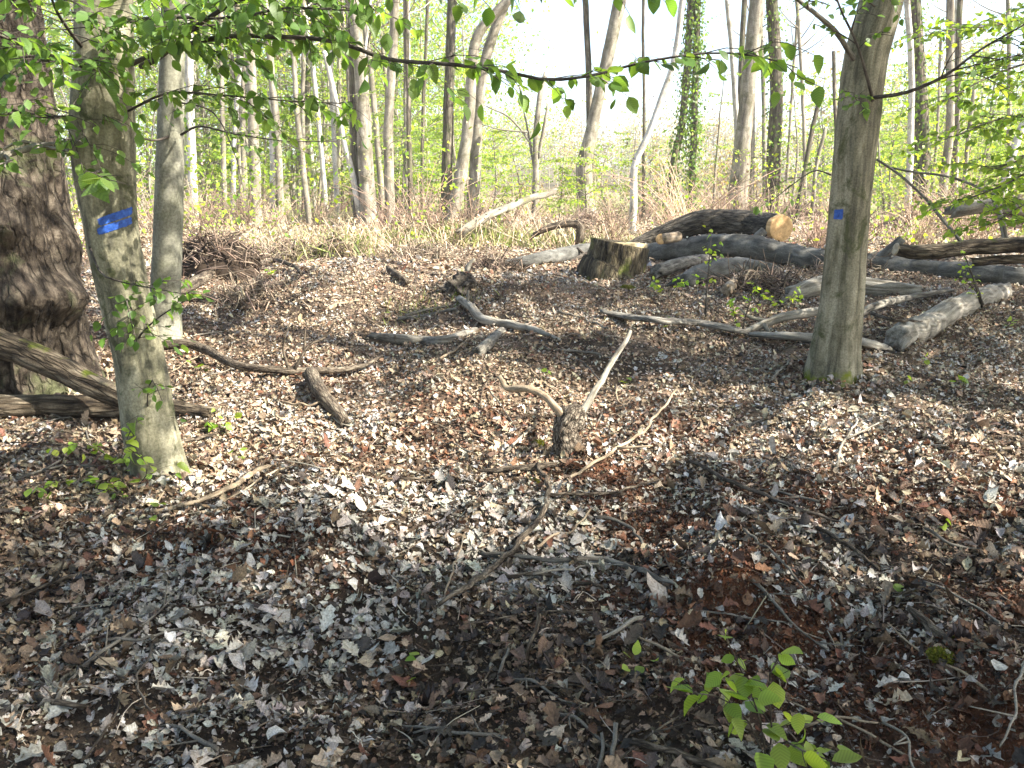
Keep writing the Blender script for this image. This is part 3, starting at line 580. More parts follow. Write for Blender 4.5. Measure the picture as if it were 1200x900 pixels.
# thick burred oak at the edge
b = G(22, 452); b = np.array([b[0]-.12, b[1]+.15, b[2]]); dC = b[1]
pts = np.array([b+[0, 0, -.15], b+[0, 0, .2], b+[.02, 0, .8], b+[.0, 0, 1.6], b+[-.04, 0, 2.6], b+[-.1, 0, 4.2], b+[-.2, .1, 7.5]])
tC = empty('oak_tree', pts[0], 'massive old oak trunk with rough brown bark and rounded burls', 'tree')
mb = MB(); burl = [(P(22, 268, dC-.4)[2], .62, .11, .2), (P(25, 345, dC-.4)[2], .66, .14, .24), (P(64, 350, dC-.4)[2], 1.2, .13, .22), (P(80, 290, dC-.4)[2], 1.65, .15, .09), (P(10, 400, dC-.4)[2], .25, .2, .1), (P(50, 225, dC-.4)[2], .95, .1, .07)]
def oakdisp(th, s, R):
    d_ = 0*R; z = pts[0][2]+s
    # direction of the ring angle towards the camera: N = x-axis based frame
    for bz, ba, bw, bh in burl:
        az = np.arctan2(np.sin(th-OAKPH-ba), np.cos(th-OAKPH-ba)); d_ = d_+bh*np.exp(-((z-bz)/bw)**2-(az*R/bw)**2)
    rid = fbm(np.stack([np.cos(th)*9, np.sin(th)*9, s*2.6], -1), 4, 5); d_ = d_+.035*(1-np.abs(rid)*3)
    return d_+.03*fbm(np.stack([np.cos(th)*2, np.sin(th)*2, s*1.5], -1), 3, 6)
tt, NN, BB = frames(np.array([[0, 0, 0.], [0, 0, 1], [0, 0, 2]])); 
OAKPH = math.atan2(-BB[0][1], -NN[0][1])
OAKSGN = 1 if (math.cos(OAKPH+.1)*NN[0][0]+math.sin(OAKPH+.1)*BB[0][0]) > 0 else -1
burl = [(a_, OAKSGN*b_, c_, d_) for a_, b_, c_, d_ in burl]
pC, rrC = tube(mb, pts, [.56, .50, .45, .44, .43, .40, .25], 130, step=.025, disp=oakdisp, seed=5, lobe=fluted(5, .03, .5, .15, .3)); mb.build('trunk', M['oak'], tC)
CROWNS.append([tC, MB(), MB(), pC[int(len(pC)*.8)]])
# hornbeam with the small blue mark
pts, dD = trunk_pts(975, 440, [(978, 410), (985, 360), (990, 300), (996, 230), (1004, 150), (1014, 70), (1030, 10), (1048, -60), (1075, -220), (1100, -480)])
tD = empty('hornbeam_tree', pts[0], 'straight fluted hornbeam with one small blue mark and mossy foot, before the felled logs', 'tree')
mb = MB(); pD, rrD = tube(mb, pts, [pxr(x, dD) for x in (72, 57, 50, 45, 44, 45, 45, 44, 38, 30, 18)], 40, step=.03, bump=.04, lobe=fluted(5, .06, 1.2, .16, .13), seed=13); mb.build('trunk', M['hornbeam_mossy'], tD)
paint_band(tD, pD, rrD, P(978, 251, dD)[2], .075, -1.15, -.62, .0)
r = np.random.default_rng(31)
branch_of(tD, np.array([P(1008, 85, dD), P(996, 62, dD-.1), P(978, 35, dD-.2), P(955, 15, dD-.3), P(930, -5, dD-.3), P(880, -60, dD-.3)]), .021, .009, r, n2_=6, len2=.6, leaf=.05, t0=.5, wm='greywood')
branch_of(tD, np.array([P(1022, 118, dD-.15), P(1016, 90, dD-.25), P(1002, 45, dD-.3), P(985, 10, dD-.35), P(970, -40, dD-.4)]), .012, .005, r, n2_=6, len2=.5, leaf=.05, t0=.3)
branch_of(tD, np.array([P(1020, 115, dD-.15), P(1060, 109, dD-.3), P(1095, 95, dD-.4), P(1120, 80, dD-.5), P(1150, 58, dD-.6), P(1200, 30, dD-.7)]), .014, .005, r, n2_=9, len2=.6, leaf=.05, t0=.4, dens=.3)
branch_of(tD, np.array([P(1018, 112, dD-.15), P(1005, 118, dD-.35), P(1000, 108, dD-.4)]), .004, .002, r, n2_=6, len2=.2, leaf=.05, t0=.2)
branch_of(tD, np.array([P(1025, 8, dD-.1), P(1010, -6, dD-.4), P(1050, -12, dD-.5)]), .005, .002, r, n2_=9, len2=.35, leaf=.055, t0=.2)
branch_of(tD, np.array([P(973, 205, dD-.1), P(955, 200, dD-.2), P(930, 215, dD-.3), P(905, 235, dD-.4)]), .006, .002, r, n2_=4, len2=.4, leaf=.05, t0=.3, dens=.0)
CROWNS.append([tD, MB(), MB(), pD[-4]])
# leafy tree whose boughs reach in from the side, and two more whose crowns shade the foreground
def side_tree(x, y, h, lab, r0=.2, name='beech_tree', mt='beech'):
    z = float(ground(x, y)); pts = np.array([[x, y, z-.1], [x+.05, y, z+1], [x, y+.1, z+h*.5], [x+.2, y, z+h]])
    t = empty(name, pts[0], lab, 'tree'); mb = MB(); p, rr = tube(mb, pts, [r0*1.3, r0, r0*.8, r0*.3], 20, step=.1, bump=.04, lobe=fluted(4, .03, x, .15, .25)); mb.build('trunk', M[mt], t)
    CROWNS.append([t, MB(), MB(), p[int(len(p)*.55)]]); return t, p
tE, pE = side_tree(6.4, 7.6, 9., 'leafy beech whose low boughs hang over the mossy felled logs', .16)
YG2 = [(.17, .27, .04), (.22, .31, .055), (.13, .23, .035)]
r = np.random.default_rng(41); dE = 7.2
for a_, b_, c_, d_ in [((1290, 60), (1220, 70), (1160, 90), (1105, 120)), ((1290, 100), (1230, 130), (1170, 140), (1120, 160)), ((1290, 180), (1230, 190), (1180, 215), (1130, 235)),
                       ((1290, 20), (1230, 20), (1160, 30), (1090, 40)), ((1290, 210), (1240, 225), (1200, 240), (1165, 262)), ((1290, 140), (1240, 160), (1200, 185), (1160, 200))]:
    branch_of(tE, np.array([P(*a_, dE+.3), P(*b_, dE-.2), P(*c_, dE-.5), P(*d_, dE-.8)]), .014, .003, r, n2_=26, len2=.75, leaf=.058, space=.058, droop=.3, t0=.05, flat=.15, cols=YG2)
side_tree(6.8, .2, 9.5, 'tall beech rooted beyond the shaded edge of the clearing', .2)
side_tree(8.4, 3.6, 11., 'broad hornbeam with wide crown shading the open forest floor', .24, 'hornbeam_tree', 'hornbeam')
side_tree(4.2, -3.2, 9., 'young beech with dense crown behind the viewer of the clearing', .15)

side_tree(-4.6, -1.5, 10., 'unseen beech added to close the forest roof against skylight', .18)  # out of view, added to block skylight over the foreground
side_tree(-.9, -3.6, 11., 'unseen tall hornbeam added behind the viewer to block skylight', .2, 'hornbeam_tree', 'hornbeam')  # another unseen tree, put here to cut the sky fill
# crowns: leafy clumps where the shade on the forest floor comes from
SH = [  # pixel ellipse of shade on the ground, strength
    (300, 860, 520, 165, .97), (850, 860, 560, 180, .93), (100, 690, 190, 80, .82), (620, 760, 260, 110, .9), (720, 600, 60, 50, .4), (1000, 600, 160, 45, .55), (1150, 660, 120, 70, .6),
    (300, 640, 70, 30, .75), (850, 575, 120, 38, .8), (960, 610, 80, 30, .7), (1060, 640, 90, 34, .7), (1120, 410, 110, 55, .85), (690, 420, 90, 28, .7), (790, 470, 50, 30, .45), (620, 350, 110, 25, .8), (850, 350, 130, 30, .6), (860, 415, 90, 20, .6),
    (480, 375, 80, 12, .6), (330, 400, 70, 10, .4), (100, 500, 90, 30, .4), (520, 560, 40, 25, .4), (330, 560, 50, 12, .3), (430, 460, 60, 14, .4), (1080, 500, 60, 15, .3), (60, 590, 90, 22, .6), (350, 330, 40, 12, .5), (985, 312, 260, 34, .8), (800, 300, 60, 22, .7), (1120, 370, 90, 40, .8), (60, 330, 80, 90, .45)]
def shade(px, py):
    s = np.zeros_like(px)
    for a_, b_, rx, ry, k_ in SH:
        q = ((px-a_)/rx)**2+((py-b_)/ry)**2; s = np.maximum(s, k_*sstep(1.25, .7, q))
    return s
r = np.random.default_rng(51); n_ = 230000
x = r.uniform(-6.5, 7, n_); y = r.uniform(1.2, 13, n_); z = ground(x, y); px, py, _ = proj(np.stack([x, y, z], -1))
s = shade(px, np.minimum(py, 905)); nz = n2(x, y, 1.9, 3, 71)+.4*n2(x, y, 6., 2, 72)
s = np.clip(s*(1.0+1.0*nz), 0, .98); tau = -np.log(1-s)
area = 13.5*11.8; need = tau*math.sin(SUN_EL)/.00135*area/n_
m = r.random(n_) < need; x, y, z = x[m], y[m], z[m]
for (tx, ty, wd_, z0, z1, kk) in [(pC[20][0]+.3, pC[20][1]-.3, .5, .2, 4., 800), (pD[20][0], pD[20][1], .22, .3, 3.6, 420), (pA[20][0], pA[20][1], .22, .2, 2.6, 260)]:
    zz = r.uniform(z0, z1, kk*3); ok_ = fbm(np.stack([zz*2.2, r.normal(0, .3, kk*3)+tx, 0*zz+ty], -1), 2, 77) > .0; zz = zz[ok_][:kk]; q_ = len(zz); x = np.concatenate([x, tx+r.uniform(-wd_, wd_, q_)]); y = np.concatenate([y, ty+r.uniform(-wd_, wd_, q_)]); z = np.concatenate([z, zz])
n_ = len(x)
h = 4.2+3.0*np.clip(.5+n2(x, y, .5, 2, 73)*.9, 0, 1)+r.normal(0, .25, n_); h = np.maximum(h, 3.4)
Q = np.stack([x, y, z], -1)+SD*(h/SD[2])[:, None]
qx, qy, qd = proj(Q); bad = (qd > .2) & (qx > -60) & (qx < 1260) & (qy > -60)
Q = Q[~bad]; n_ = len(Q)
tips = np.array([c[3] for c in CROWNS]); own = np.argmin(np.linalg.norm((Q[:, None, :2]-tips[None, :, :2]), axis=2), 1)
for ci, c in enumerate(CROWNS):
    q = Q[own == ci]
    if len(q):
        leaf_batch(c[1], T_SIMPLE, q, runit(len(q), r)+np.array([0, 0, -.3]), np.array([0, 0, 1.])+r.normal(0, .5, (len(q), 3)), .085*r.uniform(.7, 1.3, len(q)), pick(GREEN, len(q), .2, r), .3, .4, 0, r, 1.1)
        cells = {}
        for v in q: cells.setdefault(tuple(np.floor(v/1.1).astype(int)), []).append(v)
        for key, vs in cells.items():
            if len(vs) > 25:
                e = np.mean(vs, 0); mid = (c[3]*.5+e*.5)+np.array([0, 0, .3]); tube(c[2], [c[3], mid, e], [.035, .006], 5, capend=False)
    for k_ in range(16):    # some more crown high above
        e = c[3]+np.array([r.normal(0, 1.4), r.normal(0, 1.4), r.uniform(1.0, 4.)]); tube(c[2], [c[3], (c[3]+e)/2+r.normal(0, .2, 3), e], [.03, .006], 5, capend=False)
        ex, ey, ed = proj(e)
        clump(c[1], e, .6, 25, r)
    if ci > 4:  # dense unseen clumps added overhead and behind to hold back skylight
        for k_ in range(70):
            e = c[3]+np.array([r.normal(0, 2.2), r.normal(0, 2.0), r.uniform(-.5, 4.)]); g_ = e-SD*((e[2]-.3)/SD[2]); ex, ey, ed = proj(e); gx, gy, gd = proj(g_)
            if (ed > .2 and -250 < ex < 1450 and ey > -250) or (gd > 1 and -100 < gx < 1300 and gy > 200 and shade(np.array([gx]), np.array([min(gy, 890)]))[0] < .6): continue
            tube(c[2], [c[3], (c[3]+e)/2+r.normal(0, .2, 3), e], [.03, .006], 5, capend=False); clump(c[1], e, .8, 130, r, .09)
    c[2].build('limbs', M['greywood'], c[0]); c[1].build('crown', M['leaf'], c[0])

# ------------------------------------------------------------------ stump and felled logs
b = G(722, 328); dS = b[1]+.32; bc = np.array([b[0], dS, float(ground(b[0], dS))]); top = P(727, 285, dS)
st = empty('tree_stump', bc, 'broad sawn tree stump with mossy flared foot beside the felled logs', 'tree stump')
mb = MB(); rs = pxr(66, dS)
p_, r_ = tube(mb, [bc+[0, 0, -.15], bc+[0, 0, .06], bc*.6+top*.4, top], [rs*1.28, rs*1.16, rs*1.02, rs*.97], 64, step=.02, bump=.07, bf=5, lobe=fluted(6, .035, .3, .16, .12), seed=4,
               disp=lambda th, s, R: .016*(1-2.2*np.abs(fbm(np.stack([np.cos(th)*8, np.sin(th)*8, s*3], -1), 3, 5)))); mb.build('trunk', M['stump'], st)
mb = MB(); disc(mb, top+np.array([0, 0, .012]), (.05, .02, 1), rs*.95, None, .05, 40, .09, 2); mb.build('cut_face', M['sawn_old'], st)
def glog(name, label, cat, px, r0px, r1px, mk, lift=None, sides=18, bump=.06, wob=.006, cut=None, cutm='sawn_grey', extra=None, group=None, flat=None, depths=None, step=.04, lobe=None, cutsc=(1., None)):
    """a log or branch lying along pixel points on the ground"""
    q0 = np.array(px, float); L = len(q0); rp = np.interp(np.linspace(0, 1, L), [0, 1], [r0px, r1px]) if np.isscalar(r0px) else np.array(r0px, float)
    pts, rr = [], []
    if depths == 'lin':
        da, db = G(q0[0, 0], q0[0, 1]+rp[0]*.8)[1], G(q0[-1, 0], q0[-1, 1]+rp[-1]*.8)[1]; f_ = (q0[:, 0]-q0[0, 0])/(q0[-1, 0]-q0[0, 0]); depths = 1/(1/da+(1/db-1/da)*f_)
    for i in range(L):
        if depths is not None: w_ = P(q0[i, 0], q0[i, 1], depths[i])
        else:
            w_ = G(q0[i, 0], q0[i, 1]); r_ = rp[i]*w_[1]/979; l_ = (lift[i] if isinstance(lift, (list, tuple)) else (lift or 0)); w_ = G(q0[i, 0], q0[i, 1], r_*(.75 if r_ > .03 else .72)+l_)
        pts.append(w_); rr.append(rp[i]*w_[1]/979)
    pts = np.array(pts); mb = MB(); sd = int(abs(q0[0].sum())) % 97
    p, r_ = tube(mb, pts, rr, sides, step=step, bump=bump, wob=wob, seed=sd, flat=flat, lobe=lobe, jag=0 if cut else .7)
    multi = bool(cut or extra)
    if not multi: return tag(mb.build(name, M[mk]), label, cat, group), p, r_
    root = empty(name, p[len(p)//2], label, cat, group); mb.build('trunk' if r_.max() > .05 else 'stem', M[mk], root)
    for e, nrm in (cut or []):
        mb = MB(); i = 0 if e == 0 else -1; t_ = (p[0]-p[1]) if e == 0 else (p[-1]-p[-2]); t_ = t_/np.linalg.norm(t_); nn = t_ if nrm is None else np.array(nrm, float); nn /= np.linalg.norm(nn)
        disc(mb, p[i]+t_*r_[i]*.25, nn, r_[i]*cutsc[0], r_[i]*cutsc[1] if cutsc[1] else None, r_[i]*.5, 28, .06, sd); mb.build('cut_face', M[cutm], root)
    for ex in (extra or []):
        mb = MB(); ep = []
        for (ax, ay, dd) in ex[0]: ep.append(P(ax, ay, p[np.argmin(np.abs(proj(p)[0]-ex[0][0][0]))][1]+dd))
        dd_ = ep[0][1]; tube(mb, ep, [pxr(2*ex[1], dd_), pxr(2*ex[2], dd_)], 8, step=.05, bump=.06, wob=.004, seed=sd+1); mb.build('branch', M[mk], root)
    return root, p, r_
LG = 'log'
lo, pLog, rLog = glog('felled_log', 'long smooth grey felled log running from the stump behind the marked trunk', LG, [(755, 297), (800, 292), (850, 287), (880, 290), (920, 298), (975, 306), (1040, 313), (1100, 318), (1160, 322), (1240, 328)], [11, 13, 13, 14, 13, 12.5, 12.5, 12, 12, 12], 0, 'greylog', depths='lin', wob=.02, bump=.09,
     extra=[([(1022, 310, 0), (1040, 296, -.03), (1057, 280, -.05)], 8, 5), ([(880, 285, 0), (892, 274, .02), (896, 270, .02)], 6, 5)])
dl = float(np.interp(880, *[a_[np.argsort(proj(pLog)[0])] for a_ in (proj(pLog)[0], pLog[:, 1])]))+.55
glog('felled_log', 'thick dark ridged felled log with a bright orange sawn end', LG, [(735, 290), (775, 276), (815, 264), (850, 262), (885, 264), (913, 267)], [6, 11, 15, 16.5, 16, 15], 0, 'darklog', depths=[dl+.3, dl+.45, dl+.45, dl+.35, dl+.1, dl-.4], cut=[(1, None)], cutm='sawn', sides=30, bump=.09, cutsc=(1.08, 1.0))
glog('felled_log', 'upper slim log with a moss patch, resting across the long grey log', LG, [(1050, 292), (1075, 296), (1110, 293), (1150, 289), (1240, 286)], [7, 8.5, 9, 9, 9], 0, 'mosslog', depths=[8.6]*5, sides=18, cut=[(0, None)])
glog('felled_log', 'thin mossy log wedged between two thicker logs at the edge', LG, [(1142, 307), (1180, 304), (1240, 302)], 5, 5.5, 'mosslog', depths=[8.6]*3)
glog('rotten_log', 'thick pale rotten log on the ground pointing towards the marked hornbeam', LG, [(1052, 396), (1085, 383), (1120, 363), (1150, 350), (1175, 342)], [15, 15.5, 14.5, 13, 10], 0, 'palewood', sides=24, bump=.14, wob=.02)
glog('broken_log', 'broken grey log chunk lying just past the stump', LG, [(770, 318), (800, 308), (835, 303)], 8, 6, 'greywood', lift=.03)
glog('broken_log', 'hollow grey log piece under the long grey felled log', LG, [(800, 330), (832, 318), (868, 314), (905, 317)], [9, 12, 12, 8], 0, 'greylog', bump=.25, sides=24)
glog('broken_log', 'reddish splintered log piece leaning on a hollow grey log', LG, [(852, 340), (865, 326), (882, 318)], 7, 4, 'tanwood', lift=.05, bump=.2)
glog('broken_log', 'whitish log half buried in leaves behind the marked hornbeam', LG, [(925, 345), (975, 333), (1030, 338), (1075, 340)], [9, 12, 11, 6], 0, 'palewood', bump=.12)
glog('log_stub', 'short stub with pale sawn end on top of the log pile', LG, [(795, 277), (785, 279), (776, 280)], 6, 6, 'tanwood', depths=[dl-.2, dl-.3, dl-.4], cut=[(1, (.1, -1, .1))], cutm='sawn')
glog('fallen_branch', 'grey log tapering into the leaves on the far side of the stump', 'branch', [(585, 312), (630, 304), (670, 297), (700, 292)], [5, 8, 9, 9], 0, 'greylog')
glog('fallen_branch', 'dark forked stick poking up beside the stump', 'branch', [(668, 307), (685, 298), (698, 291)], 2.5, 2, 'darktwig', lift=[0, .06, .12], sides=8, extra=[([(685, 298, 0), (676, 290, 0)], 2, 1.2)])
glog('bark_slab', 'long curved slab of grey bark lying on dark soil below the stump', 'bark slab', [(707, 365), (735, 371), (770, 375), (815, 378), (845, 383), (872, 389)], [5, 8, 8.5, 8, 8, 6], 0, 'greywood', lift=.04, flat=.42, bump=.1)
glog('bark_slab', 'ridged pale slab of wood lying against the foot of the marked hornbeam', 'bark slab', [(885, 392), (925, 394), (970, 397), (1015, 402), (1042, 408)], [6, 10, 11, 9, 5], 0, 'palewood', lift=.02, flat=.5, bump=.16)
glog('fallen_branch', 'pale bare branch with side forks reaching to the marked hornbeam', 'branch', [(868, 391), (900, 378), (935, 368), (990, 362)], [3, 5, 5.5, 5.5], 0, 'palewood', lift=[.01, .07, .10, .1], sides=10, extra=[([(895, 380, -.02), (905, 395, -.1)], 3, 1.5), ([(905, 377, 0), (880, 372, .05), (868, 362, .1)], 2.5, 1.2)])
glog('fallen_branch', 'grey branch behind the marked hornbeam pointing at the rotten log', 'branch', [(1005, 368), (1035, 356), (1065, 349), (1112, 340)], [5, 4.5, 4, 2.5], 0, 'greywood', lift=[.05, .1, .1, .08], sides=10)
glog('fallen_branch', 'thin dark twig bridging the pale rotten log', 'branch', [(1022, 367), (1050, 375), (1100, 378)], 2.2, 1.6, 'brownwood', lift=.14, sides=7)
# left-hand logs
glog('fallen_log', 'mossy log leaning down from the oak towards the leaning hornbeam', LG, [(-50, 378), (0, 402), (45, 420), (90, 442), (150, 470)], [16, 16, 16, 15, 13], 0, 'mosslog', depths=[5.3, 5.25, 5.2, 5.15, 5.1], sides=24, bump=.1)
glog('fallen_log', 'level fissured brown log lying behind the foot of the leaning hornbeam', LG, [(-40, 476), (60, 476), (150, 478), (200, 480), (246, 484)], [14, 14, 13, 12, 7], 0, 'fisslog', sides=24, bump=.1)
glog('fallen_branch', 'straight thin brown branch on the leaves below the fissured log', 'branch', [(-20, 515), (40, 511), (108, 503)], 4, 2.5, 'brownwood', sides=9)
glog('fallen_branch', 'long crooked brown branch with upright twigs, ending before the open leaf litter', 'branch', [(175, 408), (215, 403), (240, 409), (275, 427), (330, 434), (380, 434), (420, 430), (448, 417)], [6, 6, 5.5, 5, 4.5, 4, 3, 1.5], 0, 'brownwood', lift=[.03, .06, .07, .05, .04, .04, .05, .1], sides=10,
     extra=[([(338, 433, 0), (332, 405, .03), (340, 378, .05)], 2, 1), ([(345, 433, 0), (362, 405, .05), (380, 396, .08), (393, 375, .1)], 2.4, 1.2), ([(356, 415, .03), (358, 385, .05)], 1.8, .8)])
glog('fallen_branch', 'short thick dark bark stub propped under the long crooked branch', 'branch', [(364, 438), (378, 463), (405, 496)], [9, 9, 7], 0, 'brownwood', lift=[.06, .03, 0], bump=.16)
glog('fallen_branch', 'thick pale branch curving up towards the root heap', 'branch', [(196, 346), (222, 335), (245, 322), (272, 311), (298, 309)], [7, 7, 6, 4.5, 3], 0, 'brownwood', lift=.02, sides=12)
glog('fallen_branch', 'thin tangled branch above the pale curving one', 'branch', [(290, 315), (320, 305), (345, 312), (352, 320)], 3, 2, 'brownwood', lift=.08, sides=8, extra=[([(320, 305, 0), (330, 298, .1), (345, 300, .1)], 1.6, 1)])
glog('fallen_branch', 'dark thin branch passing under the leaves of the leaning hornbeam', 'branch', [(205, 352), (240, 348), (275, 352), (300, 345)], 3, 4, 'brownwood', lift=.04, sides=9)
glog('fallen_branch', 'bleached forked branch in the middle of the clearing', 'branch', [(538, 350), (552, 360), (566, 374), (600, 381), (628, 387), (656, 398)], [4, 5, 5.5, 5, 3.5, 1.5], 0, 'palewood', lift=.03, sides=10, extra=[([(566, 372, 0), (595, 377, .1), (618, 378, .15)], 2.5, 1.5), ([(548, 356, 0), (549, 340, 0)], 2, 1)])
glog('fallen_branch', 'short grey broken stub just below the bleached forked branch', 'branch', [(560, 414), (574, 402), (587, 388)], [7, 7, 5], 0, 'greywood', bump=.12)
glog('fallen_branch', 'grey half buried branch across the shaded hollow', 'branch', [(436, 393), (470, 398), (498, 400), (520, 400), (556, 388)], [4, 7, 6, 7, 4], 0, 'greywood', lift=-.01, bump=.12)
glog('fallen_branch', 'brown stick stuck in the sunlit bank beyond the hollow', 'branch', [(456, 316), (468, 323), (478, 331)], 4, 3, 'brownwood', lift=.03, sides=9)
glog('fallen_branch', 'orange brown splintered wood on the sunlit bank', 'branch', [(385, 362), (395, 357), (412, 354)], 3, 2, 'tanwood', sides=9, bump=.2)
glog('fallen_branch', 'low green-grey sticks lying side by side in the hollow', 'branch', [(468, 374), (500, 370), (535, 362)], 3, 2, 'greywood', lift=.02, sides=8, extra=[([(475, 370, 0), (505, 362, .1), (530, 358, .15)], 2, 1)])
# dark rotten stump remnant with a pale stick
b = G(545, 345); e = empty('rotten_stump', b, 'low black rotten stump with a pale splinter standing on it', 'tree stump')
mb = MB(); tube(mb, [b+[-.12, .1, -.05], b+[-.02, .1, .07], b+[.1, .08, .14]], [.16, .12, .05], 40, step=.01, bump=.9, bf=6, seed=5); mb.build('trunk', M['darktwig'], e)
mb = MB(); tube(mb, [P(547, 318, b[1]+.05), P(550, 310, b[1]+.05), P(556, 303, b[1]+.05)], [.03, .012], 8, step=.03, bump=.2); mb.build('splinter', M['palewood'], e)
# the root piece with two arms in the clearing
b = G(668, 533); dR = b[1]; e = empty('root_piece', b, 'stubby grey root with two raised arms, standing in the centre of the clearing', 'root')
mb = MB(); tube(mb, [P(668, 560, dR), P(666, 530, dR), P(664, 505, dR+.02), P(671, 490, dR+.05), P(680, 480, dR+.1)], [pxr(44, dR), pxr(34, dR), pxr(29, dR), pxr(31, dR), pxr(14, dR)], 40, step=.006, bump=.2, bf=4, seed=6, disp=lambda th, s, R: .010*(1-2.5*np.abs(fbm(np.stack([np.cos(th)*3, np.sin(th)*3, s*28], -1), 3, 5)))); mb.build('trunk', M['rootbark'], e)
mb = MB(); tube(mb, [P(664, 494, dR+.03), P(653, 480, dR+.05), P(640, 466, dR+.15), P(625, 458, dR+.2), P(608, 455, dR+.25), P(596, 456, dR+.3), P(590, 450, dR+.32), P(585, 441, dR+.32)], [pxr(11, dR), pxr(10, dR), pxr(9, dR), pxr(9, dR), pxr(9, dR), pxr(8, dR), pxr(7, dR), pxr(6, dR)], 12, step=.02, bump=.08, wob=.006); mb.build('branch', M['tanwood'], e)
mb = MB(); tube(mb, [P(678, 490, dR+.05), P(690, 470, dR+.12), P(702, 452, dR+.2), P(720, 420, dR+.4), P(733, 402, dR+.5), P(739, 388, dR+.6)], [pxr(10, dR), pxr(9, dR), pxr(8, dR), pxr(7, dR), pxr(6, dR), pxr(5, dR)], 12, step=.02, bump=.08, wob=.006); mb.build('branch', M['palewood'], e)

